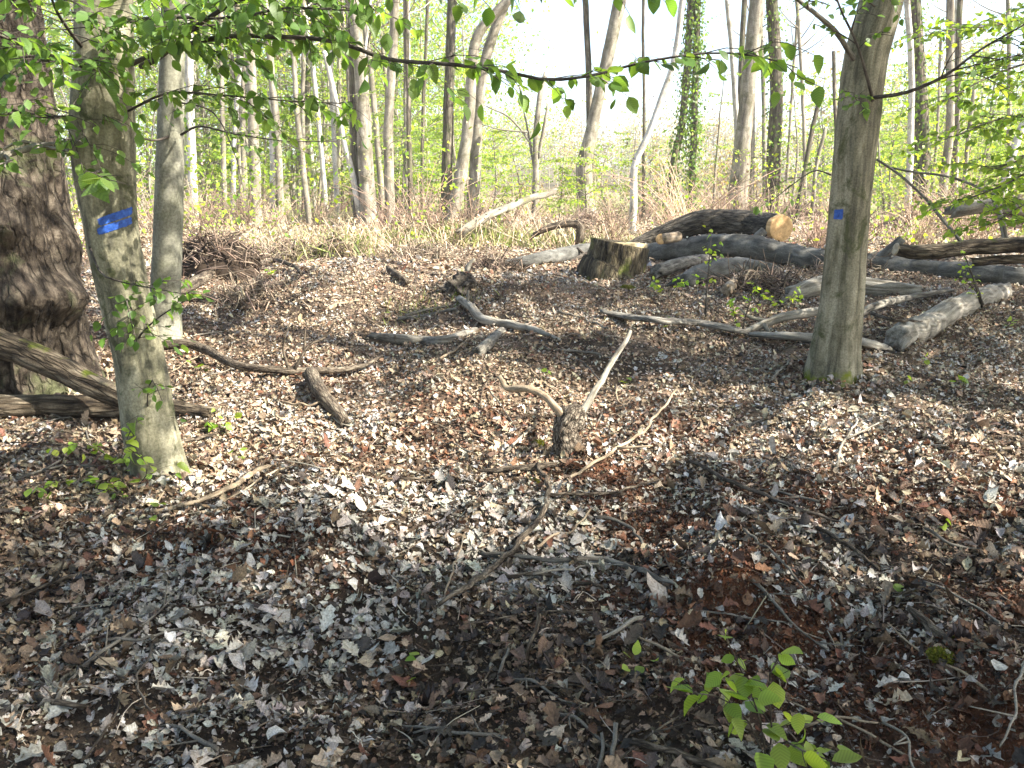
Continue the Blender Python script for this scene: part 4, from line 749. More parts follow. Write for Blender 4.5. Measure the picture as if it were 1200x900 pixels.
# ------------------------------------------------------------------ foreground sticks
FB = 'branch'
STICKS = [
 ('slender bent twig arching over the red peat by the root piece', [(655, 570), (690, 545), (722, 525), (752, 507), (775, 480), (792, 456)], 2.6, 1.6, 'tanwood', [0, .02, .04, .07, .13, .2], [([(722, 525, 0), (745, 524, -.02), (765, 522, -.03)], 2, 1)]),
 ('long brown branch winding downhill from the root piece and forking', [(630, 545), (641, 562), (642, 580), (628, 612), (605, 640), (575, 668), (545, 688), (515, 708)], [3, 3.2, 4, 4.2, 4.5, 5, 4.5, 3], 0, 'brownwood', .03, [([(597, 655, -.03), (585, 680, -.1), (560, 705, -.2), (530, 722, -.26), (495, 738, -.3)], 5, 4)]),
 ('pale bent branch crossing the dark soil of the foreground', [(565, 648), (610, 652), (655, 656), (700, 654), (730, 662), (765, 672), (788, 682)], [2.5, 3.2, 3.6, 4, 4.2, 4, 2.5], 0, 'greywood', .025, None),
 ('dark stick lying just below the pale bent branch', [(590, 676), (625, 673), (660, 678), (705, 688)], 3.6, 2.6, 'brownwood', .015, None),
 ('thin level stick on the leaves below the red peat', [(638, 580), (680, 580), (725, 575), (775, 562)], 2.6, 1.6, 'brownwood', .02, None),
 ('small curved twig tilted against dead leaves', [(628, 640), (650, 627), (675, 618), (692, 596)], 2.2, 1.4, 'tanwood', .02, None),
 ('hooked grey twig on pale leaves', [(698, 606), (722, 610), (742, 622), (753, 642)], 2.6, 2, 'greywood', .02, None),
 ('straight whitish stick lying beside a white bark chip', [(690, 755), (718, 742), (752, 723)], 3, 3.4, 'palewood', .02, None),
 ('short dark upright stick in bare soil', [(618, 772), (624, 748), (632, 722)], 3.4, 3, 'brownwood', [.0, .02, .05], None),
 ('grey stick pushed into the black soil', [(588, 790), (592, 770), (593, 758)], 2.6, 2.2, 'greywood', .02, None),
 ('long dark thin branch along the shadow past the peat mound', [(805, 540), (850, 560), (895, 580), (945, 600), (985, 610)], [2.5, 3, 3, 2.5, 1.5], 0, 'darktwig', .02, None),
 ('thick dark rotted branch by the mossy clump', [(1068, 715), (1095, 738), (1118, 757)], [5, 8, 6], 0, 'brownwood', 0, None),
 ('dark stick end rising at the bottom among grey leaves', [(700, 905), (703, 880), (703, 858)], 3.4, 2.6, 'greywood', .02, None),
 ('second bottom stick, paler and thicker', [(718, 905), (720, 880), (722, 852)], 4, 3.4, 'greywood', .02, None),
 ('thick brown branch leaving through the bottom edge', [(742, 868), (780, 880), (815, 893), (860, 910)], 5, 5.5, 'brownwood', .015, None),
 ('grey brown branch lying among shaded leaves below the leafy sapling', [(-5, 712), (40, 692), (85, 675), (112, 660)], 3.5, 2.4, 'brownwood', .02, [([(60, 684, 0), (72, 664, 0), (78, 650, .02)], 2, 1)]),
 ('thin crooked twig lying on shaded grey leaves', [(120, 752), (160, 748), (200, 738), (235, 742)], 2.5, 1.8, 'greywood', .02, None),
 ('drooping black twig among pale leaves', [(178, 755), (172, 772), (160, 795), (165, 812), (182, 835)], 2.2, 1.4, 'darktwig', .025, None),
 ('red brown stick in the shaded corner', [(42, 815), (68, 825), (98, 830)], 5, 4, 'brownwood', .01, None),
 ('long sunlit stick crossing below the double-band tree', [(178, 600), (225, 590), (265, 575), (300, 553), (315, 547)], [2.6, 3.5, 3.8, 4.2, 3], 0, 'tanwood', .015, None),
 ('forked pale twig on the sunlit bank below the marked hornbeam', [(980, 545), (988, 520), (996, 505), (1008, 490)], 2, 1.2, 'palewood', .02, [([(990, 515, 0), (1012, 505, .05), (1030, 496, .1)], 1.4, 1)]),
 ('slender grey stick pointing at the marked hornbeam', [(905, 445), (918, 430), (935, 418)], 2, 1.2, 'palewood', .02, None),
 ('short stick near the mossy patch beside the root piece', [(593, 530), (606, 518), (622, 500)], 2.4, 1.6, 'palewood', .02, None),
 ('flat dark branch half hidden by leaves below the root piece', [(560, 552), (595, 550), (628, 548), (648, 545)], [3, 5, 5.5, 4], 0, 'brownwood', .0, None),
 ('thin horizontal twig across the sunny leaf litter', [(470, 560), (510, 562), (550, 558)], 2, 1.2, 'brownwood', .02, None),
 ('upright little twig in front of the black hollow', [(518, 715), (525, 680), (538, 650), (543, 632)], 1.8, 1.0, 'tanwood', [0, .03, .06, .1], None),
 ('pale twig beside the lower leafy sapling', [(945, 850), (985, 842), (1030, 848)], 2.4, 1.6, 'tanwood', .02, None),
 ('thin twig pointing down the shaded slope', [(870, 620), (905, 648), (945, 690)], 2.4, 1.6, 'greywood', .02, None),
 ('brown branch piece along the leaf covered slope near the edge', [(960, 620), (1000, 645), (1030, 668)], 3.4, 2.4, 'brownwood', .01, None),
 ('sunny thin twig in the middle distance of the clearing', [(330, 470), (360, 474), (395, 468)], 1.8, 1.2, 'tanwood', .02, None),
 ('tan stick lying across the hollow path', [(515, 420), (535, 408), (548, 398)], 1.8, 1.4, 'tanwood', .02, None),
 ('thin grey stick on dark soil left of the slab end', [(655, 365), (680, 372), (712, 385)], 1.8, 1.2, 'greywood', .02, None),
 ('stick lying parallel to the curved bark slab', [(640, 410), (680, 412), (720, 420)], 2.2, 1.4, 'greywood', .01, None),
 ('dark twig in front of the fissured log', [(205, 520), (240, 512), (275, 498)], 2.8, 1.8, 'brownwood', .02, None),
 ('bundle-like grey twig next to the leafy shoots', [(20, 560), (60, 548), (110, 545)], 2.2, 1.4, 'greywood', .02, [([(50, 552, 0), (70, 540, 0)], 1.6, 1)]),
 ('thin pale twig resting on the shaded forest edge', [(1085, 620), (1120, 640), (1165, 645)], 2.4, 1.6, 'greywood', .02, None),
 ('twig in the brightest leaf patch near the edge', [(1040, 700), (1075, 690), (1120, 700)], 2., 1.4, 'brownwood', .02, None)]
for lab, px, a_, b_, mk, lf, ex in STICKS:
    a_, b_ = ([q_*.85 for q_ in a_] if isinstance(a_, list) else a_*.85), b_*.85
    glog('fallen_branch', lab, FB, px, a_, b_, mk, lift=[q_+.014 for q_ in lf] if isinstance(lf, list) else lf+.014, sides=9, bump=.12, wob=.011, extra=ex, step=.025)
# loose twigs strewn about that nothing tells apart
r = np.random.default_rng(61)
proto = []
for k_ in range(9):
    L = r.uniform(.22, .5); mb = MB(); p, _ = tube(mb, [(-L/2, r.normal(0, .01), .008), (-.05, r.normal(0, .012), .016), (L*.2, r.normal(0, .012), .012), (L/2, r.normal(0, .02), .006)], [.006*r.uniform(.5, 1.1), .0025], 7, step=.02, bump=.14, wob=.005, jag=.8, seed=k_)
    for g in range(int(r.integers(0, 4))):
        i = int(r.integers(2, len(p)-2)); v = np.array([r.uniform(.3, .8), r.choice([-1, 1])*.7, .25])*L*.3; tube(mb, [p[i], p[i]+v*.6, p[i]+v], [.003, .0015], 5, step=.03)
    proto.append(mb.build('twig', M[['greywood', 'brownwood', 'tanwood', 'palewood'][k_ % 4]], origin=(0, 0, 0)))
used = set()
for k_ in range(75):
    while True:
        px, py = r.uniform(10, 1190), r.uniform(345, 890)
        q = G(px, py)
        if q[1] < 13: break
    i = k_ % 9; o = proto[i]
    if i in used: o = proto[i].copy(); COL.objects.link(o)
    used.add(i); sc = 1+.05*q[1]
    nn = gnormal(np.array([q[0]]), np.array([q[1]]), .08)[0]; qu = Vector(nn).to_track_quat('Z', 'Y'); 
    from mathutils import Quaternion
    o.rotation_mode = 'QUATERNION'; o.rotation_quaternion = qu @ Quaternion((0, 0, 1), r.uniform(0, 6.28)); o.location = q+np.array([0, 0, .006]); o.scale = (sc,)*3
    tag(o, 'loose thin twig strewn on the dead leaves', 'twig', 'loose twigs strewn over the leaf litter')
# white bark chip
b = G(766, 712); mb = MB(); tube(mb, [b+[0, .02, .05], b+[.004, 0, .02], b+[.01, -.05, .012]], [.016, .018, .014], 10, step=.01, bump=.2, flat=.35); tag(mb.build('bark_chip', M['trunk_white']), 'small whitish bark chip standing among leaves beside a whitish stick', 'bark chip')
# moss cushions
for i, (px, py, rr, lab) in enumerate([(1103, 770, .035, 'small yellow green moss cushion beside the dark rotted branch'), (630, 520, .03, 'flat moss cushion left of the root piece'), (624, 566, .03, 'yellow moss tuft beside a flat dark branch'), (1125, 752, .025, 'tiny moss tuft at the edge near the rotted branch'), (735, 340, .09, 'bright moss patch at the foot of the stump')]):
    b = G(px, py); mb = MB(); q = runit(700, r); q[:, 2] = np.abs(q[:, 2])*.5; leaf_batch(mb, T_QUAD, b+q*rr, q+r.normal(0, .4, q.shape), runit(700, r), .012*(1+.1*b[1]), pick([(.20, .20, .02), (.13, .15, .02), (.26, .25, .04)], 700, .2, r), .1, .1, 0, r)
    tag(mb.build('moss_cushion', M['grass'], origin=b), lab, 'moss')

mb = MB(); r = np.random.default_rng(67)
for (cx, cy, r0_, k_) in [(pA[3][0], pA[3][1], .16, 520), (pD[3][0], pD[3][1], .22, 520), (pB[2][0], pB[2][1], .14, 200), (pC[6][0], pC[6][1], .62, 500), (bc[0], bc[1], .55, 420)]:
    an = r.uniform(0, 6.28, k_); rr_ = r0_+np.abs(r.normal(0, .12, k_)); x, y = cx+rr_*np.cos(an), cy+rr_*np.sin(an)*.95
    p = np.stack([x, y, ground(x, y)+.01+.05*r.random(k_)*np.exp(-(rr_-r0_)/.1)], -1); dv = runit(k_, r); dv[:, 2] *= .35; nr = np.stack([np.cos(an), np.sin(an), np.full(k_, 1.3)], -1)+r.normal(0, .4, (k_, 3))
    leaf_batch(mb, T_BEECH, p, dv, nr, r.uniform(.022, .06, k_), litter_cols(x, y, r), .4, .7, .03, r, 1.2)
for pl_, rl_, k_ in [(pLog, rLog, 130)]:
    i = r.integers(0, len(pl_), k_); p = pl_[i]+np.stack([r.normal(0, .02, k_), r.normal(0, .03, k_), rl_[i]*.99], -1); leaf_batch(mb, T_FRAG, p, runit(k_, r)*[1, 1, .2], np.array([0, 0, 1.])+r.normal(0, .2, (k_, 3)), r.uniform(.03, .06, k_), litter_cols(p[:, 0], p[:, 1], r), .3, .5, .1, r)
tag(mb.build('banked_leaves', M['litter'], origin=(0, 0, 0)), kind='stuff')

# ------------------------------------------------------------------ saplings and seedlings
def sapling(px, py, stems, label, leaf=.05, n2_=7, len2=.2, r=rng, name='sapling', cols=YGREEN, droop=.35, group=None, dens=1., sub=True, stem_r=.004, wm='brownwood', space=.06):
    b = G(px, py); e = empty(name, b, label, 'seedling' if name == 'seedling' else 'sapling', group); wood, lv = MB(), MB()
    for stp in stems:
        pts = [b+[0, 0, -.02]]+[P(x_, y_, b[1]+dd) for x_, y_, dd in stp]
        spray(wood, lv, np.array(pts), stem_r, .0018, r, n2_=n2_, len2=len2, leaf=leaf, space=space, droop=droop, cols=cols, t0=.3, sub=sub, dens=dens)
    wood.build('stem', M[wm], e)
    if not lv.empty(): lv.build('leaves', M['leaf'], e)
    return e
r = np.random.default_rng(71)
YG2 = [(.20, .29, .045), (.25, .33, .06), (.16, .26, .04)]
sapling(898, 892, [[(890, 840, -.03), (870, 790, -.06), (850, 745, -.08)], [(905, 850, -.05), (900, 800, -.1), (915, 765, -.12)], [(880, 850, .02), (850, 820, .02), (812, 812, .0)], [(915, 870, -.1), (940, 880, -.2), (975, 892, -.24)]], 'fresh bright green sapling growing from dark soil at the near edge', leaf=.06, n2_=8, len2=.15, r=r, cols=YG2, sub=False, stem_r=.003, space=.045)
sapling(150, 572, [[(130, 540, -.05), (100, 520, -.1), (60, 525, -.15)], [(110, 560, -.08), (70, 565, -.1), (35, 572, -.2)], [(140, 545, -.1), (150, 510, -.1), (158, 495, -.12)], [(170, 560, -.1), (170, 540, -.15), (150, 525, -.2)], [(120, 565, -.1), (128, 572, -.2), (142, 580, -.22)]], 'low spreading green sapling at the foot of the leaning hornbeam', leaf=.06, n2_=9, len2=.2, r=r, cols=YG2, sub=False, stem_r=.003, space=.07)
sapling(258, 512, [[(256, 500, 0), (254, 480, 0)], [(262, 498, 0), (275, 490, 0)], [(250, 500, 0), (242, 492, 0)]], 'small leafy shoot beside the end of the fissured log', leaf=.055, n2_=3, len2=.1, r=r, sub=False, stem_r=.002, space=.04)
sapling(826, 372, [[(828, 345, 0), (831, 310, .02), (834, 276, .04)]], 'dark thin upright sapling with pale leaf sprays before the log pile', leaf=.05, n2_=9, len2=.35, r=r, dens=.6, stem_r=.012, wm='darktwig')
sapling(868, 392, [[(874, 370, 0), (880, 350, 0), (882, 335, 0)], [(862, 375, 0), (858, 355, 0)]], 'leafy brown sapling beside the pale bare branch', leaf=.05, n2_=5, len2=.3, r=r, dens=.6, stem_r=.008)
sapling(785, 345, [[(790, 338, 0), (800, 330, 0)], [(775, 340, 0), (770, 335, 0)]], 'low green shoots between the stump and a hollow log', leaf=.05, n2_=5, len2=.25, r=r, dens=.8, stem_r=.005)
sapling(915, 365, [[(905, 352, 0), (895, 345, 0)], [(922, 352, 0), (935, 348, 0)]], 'low green shoots behind the pale bare branch', leaf=.05, n2_=5, len2=.25, r=r, dens=.8, stem_r=.005)
sapling(1152, 362, [[(1142, 330, 0), (1133, 305, 0), (1125, 290, 0)], [(1147, 340, 0), (1136, 318, .1), (1120, 315, .1)], [(1150, 350, 0), (1138, 335, 0), (1128, 328, 0)], [(1165, 378, 0), (1157, 370, 0)]], 'bare dark twiggy sapling growing through the pale rotten log', leaf=.04, n2_=5, len2=.25, r=r, dens=.1, stem_r=.012, wm='darktwig', name='bare_sapling')
for px, py, nl, lab in [(1128, 455, 3, 'seedling with a tuft of light leaves on shaded leaves past the marked hornbeam'), (1068, 455, 1, 'single tiny seedling next to the mossy foot of the marked hornbeam'), (1082, 428, 1, 'tiny pale seedling between the rotten log and the hornbeam foot'), (1185, 388, 2, 'small seedling in shade beyond the rotten log'),
                        (282, 545, 1, 'bright single seedling on the leaves below the long sunlit stick'), (188, 612, 1, 'lone yellowish seedling in shaded leaves below the sapling'), (215, 578, 1, 'tiny seedling touching the foot of the leaning hornbeam'), (745, 795, 2, 'two-leaved seedling on red brown soil near the whitish stick'), (1110, 632, 1, 'single green leaf seedling on the shaded slope'),
                        (640, 452, 1, 'tiny seedling behind the root piece'), (233, 438, 2, 'green seedling under the crooked brown branch'), (775, 385, 2, 'green seedling half hidden below the curved bark slab'), (728, 452, 1, 'seedling near the tip of the raised root arm'), (475, 795, 1, 'faint grass-like seedling among grey leaves'), (318, 325, 3, 'yellow seedling on the sunlit bank by the root heap'), (1060, 700, 1, 'seedling by the twig in pale leaves near the edge')]:
    b = G(px, py); e = empty('seedling', b, lab, 'seedling'); wood, lv = MB(), MB(); hh = r.uniform(.03, .06)*(1+.06*b[1]); tube(wood, [b+[0, 0, -.01], b+[.004, 0, hh*.5], b+[.0, 0, hh]], [.0016, .0012], 4)
    k_ = nl*2+1; dv = runit(k_, r); dv[:, 2] = r.uniform(-.2, .3, k_); leaf_batch(lv, T_BEECH, np.repeat([b+[0, 0, hh]], k_, 0)+r.normal(0, .02*nl**.5, (k_, 3)), dv, np.array([0, 0, 1.])+r.normal(0, .4, (k_, 3)), .035*(1+.08*b[1]), pick(YG2, k_, .15, r), .3, .3, 0, r, 1.3)
    wood.build('stem', M['brownwood'], e); lv.build('leaves', M['leaf'], e)

# ------------------------------------------------------------------ background trees
def bgtree(label, px, wpx, mk, name='tree', ivy=0, low=0, crown=260, group=None, dead=False, r=rng, leafcols=YGREEN, dback=0., limbs=None, hmax=13.):
    b = G(*px[0]); d = min(b[1], 25.)+dback; pts = [np.array([P(px[0][0], px[0][1], d)[0], d, float(ground(P(px[0][0], px[0][1], d)[0], d))-.1])]+[P(x_, y_, d) for x_, y_ in px[1:]]
    pts = np.array(pts); ws = list(np.atleast_1d(wpx)) if not np.isscalar(wpx) else [wpx, wpx*.85, wpx*.8]
    ws = np.interp(np.linspace(0, 1, len(pts)), np.linspace(0, 1, len(ws)), ws); rr = [pxr(x_, d) for x_ in ws]
    if not dead:
        v = pts[-1]-pts[-2]; v = v/np.linalg.norm(v); v[2] = max(v[2], .5); L = max(2., hmax-pts[-1][2])
        pts = np.vstack([pts, pts[-1]+v*L*.5, pts[-1]+np.array([v[0]*.6, 0, 1])*L]); rr += [rr[-1]*.7, rr[-1]*.2]
    e = empty(name, pts[0], label, 'tree', group); mb = MB(); p, r_ = tube(mb, pts, rr, 14, step=.22, bump=.08, lobe=fluted(3, .03, d, .12, .3), seed=int(px[0][0]), wob=.015)
    mb.build('trunk', M[mk], e); wood, lv = MB(), MB()
    if not dead:
        i0 = int(len(p)*.55)
        for k_ in range(9):
            i = int(r.integers(i0, len(p)-1)); a_ = r.uniform(0, 6.28); L = r.uniform(1., 2.2); v = np.array([math.cos(a_), math.sin(a_), .6]); q = p[i]+v*L
            tube(wood, [p[i], p[i]+v*L*.5+[0, 0, -.1], q], [r_[i]*.35+.01, .008], 5, capend=False); clump(lv, q, .8, crown//9, r, .085, leafcols, T_QUAD)
    for k_ in range(low):
        z0 = r.uniform(.15, .55); i = int(z0*(len(p)-1)*.8); a_ = r.uniform(0, 6.28); L = r.uniform(.6, 1.6); v = np.array([math.cos(a_), math.sin(a_), r.uniform(-.1, .4)])
        spray(wood, lv, np.array([p[i], p[i]+v*L*.5, p[i]+v*L+[0, 0, -.15]]), .012, .004, r, n2_=7, len2=.6, leaf=.06, space=.13, cols=leafcols, t0=.2, tmpl=T_QUAD, sides=4)
    if ivy:
        ii = r.integers(0, int(len(p)*.62), ivy); a_ = r.uniform(0, 6.28, ivy); o_ = np.stack([np.cos(a_), np.sin(a_), r.normal(0, .4, ivy)], -1)
        leaf_batch(lv, T_QUAD, p[ii]+o_*(r_[ii]+-.01+.10*r.random(ivy)+.30*r.random(ivy)**3)[:, None], o_*.3+np.array([0, 0, -1.])+r.normal(0, .4, (ivy, 3)), o_+r.normal(0, .3, (ivy, 3)), .085*r.uniform(.7, 1.4, ivy), pick([(.09, .17, .03), (.16, .25, .045)], ivy, .2, r), .2, .2, 0, r, 1.3)
    for (lp, lw) in (limbs or []):
        bm_ = MB(); tube(bm_, [P(x_, y_, d+.05*k_) for k_, (x_, y_) in enumerate(lp)], [pxr(lw, d), pxr(lw*.5, d)], 7, step=.15, wob=.02); bm_.build('branch', M[mk], e)
    if not wood.empty(): wood.build('limbs', M[mk], e)
    if not lv.empty(): lv.build('crown', M['leaf_far'], e)
    return e
r = np.random.default_rng(81)
BG = [
 ('straight pale trunk nearest to the slim beech, bare to the top', [(226, 240), (224, 150), (222, 60), (220, -20)], 10, 'trunk_white', {}),
 ('very thin straight trunk in the bright wood next to a pale one', [(262, 236), (261, 150), (259, 50), (258, -20)], 6, 'trunk_far', {}),
 ('pale brown trunk of medium width rising straight from dry brush', [(299, 242), (297, 150), (293, 60), (288, -20)], 13, 'trunk_far', {'low': 3}),
 ('slim grey trunk beside the medium pale brown trunk', [(327, 240), (325, 160), (318, 80), (308, -20)], 9, 'trunk_far', {}),
 ('slim leaning trunk with yellow leaf sprays before the wood', [(362, 232), (352, 170), (345, 80), (338, -20)], 7, 'trunk_far', {'low': 3}),
 ('thin white trunk slanting towards the twin grey trunks', [(424, 242), (412, 200), (402, 160), (392, 110), (380, 60)], 7, 'trunk_white', {'dead': True}),
 ('thick grey-brown trunk of the twin pair, slightly bent', [(432, 244), (428, 180), (424, 100), (418, 40), (411, -20)], [20, 16, 14, 13], 'trunk_far', {}),
 ('thinner darker trunk of the twin pair', [(420, 240), (416, 170), (414, 100), (412, 40), (414, -20)], [11, 9, 9, 8], 'trunk_dark', {'dback': .5}),
 ('mid grey trunk half hidden by yellow green sprays', [(456, 232), (455, 150), (460, 70), (464, -20)], 12, 'trunk_far', {'low': 4}),
 ('dark slim straight trunk between leafy sprays', [(480, 215), (479, 130), (477, 60), (476, -20)], 6, 'trunk_dark', {}),
 ('dark upright trunk behind the leaning pair', [(523, 250), (524, 190), (526, 120), (528, 40), (530, -20)], [14, 12, 11, 9], 'trunk_dark', {'low': 2, 'dback': 1.}),
 ('long grey trunk leaning strongly over pink brown brush', [(526, 262), (540, 205), (548, 150), (553, 90), (560, 40), (600, -5), (620, -40)], [16, 13, 12, 11, 8], 'trunk_far', {}),
 ('pale trunk crossing just behind the strongly leaning one', [(552, 254), (557, 190), (562, 110), (572, 60), (590, 10), (604, -20)], [15, 12, 11, 10], 'trunk_far', {'dback': .8}),
 ('dead forked snag with broken tips in front of the open sky', [(625, 262), (628, 210), (628, 160), (633, 110), (640, 85)], [10, 7, 6, 5], 'trunk_far', {'dead': True, 'limbs': [([(631, 185), (637, 150), (642, 124)], 5), ([(625, 195), (618, 150), (608, 100)], 3), ([(627, 175), (600, 140), (570, 125)], 3), ([(618, 155), (590, 152), (565, 146)], 2)]}),
 ('crooked dark trunk bending at mid height before open sky', [(690, 242), (684, 200), (692, 160), (702, 110), (710, 80), (718, 40), (728, -10)], [22, 17, 13, 13, 14, 14], 'trunk_far', {}),
 ('thin straight stem rising beside the crooked dark trunk', [(694, 240), (692, 170), (690, 90), (686, 0), (685, -20)], [9, 7, 6], 'trunk_dark', {'dback': .4}),
 ('slender white-footed trunk leaning away from the stump', [(740, 275), (742, 235), (743, 195), (756, 165), (770, 130), (790, 70), (800, 0), (802, -20)], [9, 8, 7, 7, 6], 'trunk_white', {}),
 ('hair thin straight stem between crooked and ivy trunks', [(754, 255), (755, 150), (754, 60), (754, -20)], 4, 'trunk_dark', {}),
 ('ivy covered slanting trunk above the dark felled log', [(782, 262), (788, 200), (800, 140), (806, 60), (812, -20)], [9, 8, 8], 'trunk_dark', {'ivy': 1500}),
 ('trunk thickly wrapped in ivy leaves', [(812, 255), (812, 180), (815, 100), (818, -20)], [8, 8, 7], 'trunk_dark', {'ivy': 2200}),
 ('broad pale brown trunk leaning a little, its foot split', [(862, 250), (868, 190), (872, 150), (879, 80), (888, 0), (890, -20)], [24, 18, 17, 16], 'trunk_far', {'low': 2, 'limbs': [([(861, 245), (860, 200), (870, 160)], 9)]}),
 ('dull brown ivy flecked trunk beside the broad pale one', [(903, 248), (907, 180), (910, 110), (907, 40), (903, -20)], [17, 15, 14, 12], 'trunk_dark', {'ivy': 700, 'dback': .6, 'low': 3}),
 ('thin slanting dead stem behind the marked hornbeam', [(932, 248), (942, 205), (950, 160), (962, 108)], 6, 'trunk_dark', {'dead': True}),
 ('short thin dead stem near the slanting one', [(952, 250), (956, 200), (968, 150)], 5, 'trunk_far', {'dead': True}),
 ('upright dead pole seen beside the marked hornbeam', [(978, 235), (980, 170), (978, 110), (977, 60)], 5, 'trunk_dark', {'dead': True}),
 ('white narrow trunk touching the wide ivy trunk', [(1065, 252), (1066, 190), (1068, 120), (1067, 60), (1062, -10)], 8, 'trunk_white', {}),
 ('wide brown trunk with green ivy flecks behind the white narrow one', [(1080, 246), (1079, 180), (1078, 110), (1074, 50), (1070, -20)], [20, 17, 15, 13], 'trunk_dark', {'ivy': 1100, 'dback': .6}),
 ('slim grey trunk with a slight bend beyond the mossy log', [(1103, 246), (1107, 200), (1113, 150), (1113, 80), (1114, -20)], [10, 9, 8], 'trunk_far', {}),
 ('hair thin trunk in front of bright foliage beyond the logs', [(1092, 240), (1098, 160), (1101, 80), (1103, 40)], 3.5, 'trunk_far', {'dead': True}),
 ('thin trunk half hidden by overhanging boughs', [(1128, 240), (1133, 180), (1138, 130), (1142, 100)], 5, 'trunk_far', {'dead': True}),
 ('pale leaning dead trunk beneath the overhanging beech boughs', [(1165, 270), (1178, 210), (1190, 170), (1205, 130)], [12, 9, 8], 'trunk_white', {'dead': True}),
]
for lab, px, wp, mk, kw in BG: bgtree(lab, px, wp, mk, r=r, **kw)
# slender trunks of the wood behind, alike
for k_ in range(30):
    px = r.choice([r.uniform(205, 520), r.uniform(205, 520), r.uniform(840, 1200)]); py = r.uniform(228, 238); ln = r.normal(0, 14)
    bgtree('slender far trunk in the sunlit wood behind the brush', [(px, py), (px+ln*.3, 140), (px+ln*.6, 60), (px+ln, -20)], r.uniform(3.5, 8), r.choice(['trunk_far', 'trunk_white', 'trunk_far', 'trunk_dark']), r=r, group='slender trunks of the sunlit wood', dback=r.uniform(2, 14), crown=180, low=int(r.integers(0, 2)))
# young understorey trees with sprays of yellow green leaves
def young(px, py, h, spread, label, r, dback=0., n_=17, cols=YGREEN, leaf=.075, group=None, space=.06, top=1.):
    b = G(px, py); d = min(b[1], 32.)+dback; x_ = P(px, py, d)[0]; b = np.array([x_, d, float(ground(x_, d))]); e = empty('young_tree', b, label, 'young tree', group)
    wood, lv = MB(), MB(); tr = MB(); t_ = b+np.array([r.normal(0, .15*h), r.normal(0, .1*h), h]); p, r_ = tube(tr, [b+[0, 0, -.05], (b+t_)/2+r.normal(0, .05*h, 3), t_], [.03+.006*h, .008], 7, step=.2, wob=.02); tr.build('trunk', M['trunk_far'], e)
    for k_ in range(n_):
        i = int((.18+.8*(k_+r.random())/n_)*(len(p)-1)); a_ = r.uniform(0, 6.28); L = spread*(1-.5*i/len(p))*r.uniform(.6, 1.2); v = np.array([math.cos(a_), math.sin(a_), r.uniform(.05, .4)])
        spray(wood, lv, np.array([p[i], p[i]+v*L*.5, p[i]+v*L+[0, 0, -.12*L]]), .012, .004, r, n2_=10, len2=L*.5, leaf=leaf, space=space, cols=cols, t0=.12, tmpl=T_QUAD, sides=4, flat=.12)
    wood.build('limbs', M['trunk_far'], e); lv.build('crown', M['leaf_far'], e); return e
r = np.random.default_rng(91)
for px, py, h, sp_, lab, kw in [
   (305, 250, 7, 2.2, 'young tree with airy yellow green sprays behind the long bough', {}), (262, 245, 6, 2.0, 'young light green tree beside the straight pale trunk', {'dback': 3.}), (385, 240, 8, 2.4, 'tall young tree with yellow sprays between the twin trunks and the thin ones', {'dback': 4.}),
   (470, 246, 7, 2.2, 'young tree hiding the lower half of the mid grey trunk', {'dback': 1.}), (500, 262, 3.2, 1.5, 'knee-branched green bush tree before the dark upright trunk', {'cols': GREEN}), (575, 262, 3., 1.4, 'low green young tree under the leaning trunks', {}), (610, 258, 3.4, 1.5, 'small young tree with loose green sprays around the dead snag', {}),
   (655, 262, 2.2, 1.3, 'bright low young tree left of the crooked trunk', {}), (690, 268, 2.2, 1.2, 'bushy bright young tree at the foot of the crooked trunk', {}), (720, 255, 3., 1.2, 'thin young tree between the crooked and the white-footed trunks', {'n_': 7}), (835, 245, 5.5, 1.5, 'young tree beside the broad pale trunk with hanging sprays', {'n_': 9}), (760, 252, 3.4, 1.3, 'low leafy young tree behind the stump', {}),
   (925, 246, 6, 1.8, 'young tree with sparse sprays filling the gap beside the marked hornbeam', {'n_': 8}), (1040, 244, 4.6, 1.8, 'light green young tree past the marked hornbeam', {'dback': 2}), (1135, 248, 6, 2., 'dense young tree with yellow leaves behind the overhanging boughs', {}), (1185, 252, 7, 2.2, 'tallest leafy young tree at the forest edge', {}), (1100, 243, 7, 1.9, 'young tree with fine yellow leaves behind the slim bent trunk', {'dback': 5}),
   (235, 238, 9, 2.4, 'feathery young tree deep in the bright wood behind the slim beech', {'dback': 8}), (345, 238, 10, 2.6, 'tall feathery young tree rising in the bright wood', {'dback': 8}), (440, 236, 10, 2.6, 'tall feathery young tree behind the twin grey trunks', {'dback': 8}), (120, 250, 7, 2.2, 'young tree glimpsed between the oak and the leaning hornbeam', {'dback': 2}), (175, 245, 8, 2.2, 'young tree glimpsed between the leaning hornbeam and the beech', {'dback': 3}),
   (540, 240, 9, 2.0, 'feathery young tree behind the leaning trunks', {'dback': 6, 'n_': 9})]:
    young(px, py, h, sp_, lab, r, **kw)

for k_ in range(30):
    px_ = r.uniform(205, 560) if k_ < 21 else r.uniform(850, 1195)
    young(px_, 238, r.uniform(5, 9), r.uniform(1.8, 2.8), 'feathery young tree lit yellow green deep in the sunlit wood', r, dback=r.uniform(4, 16), leaf=.12, space=.075, n_=18, group='feathery young trees deep in the sunlit wood')
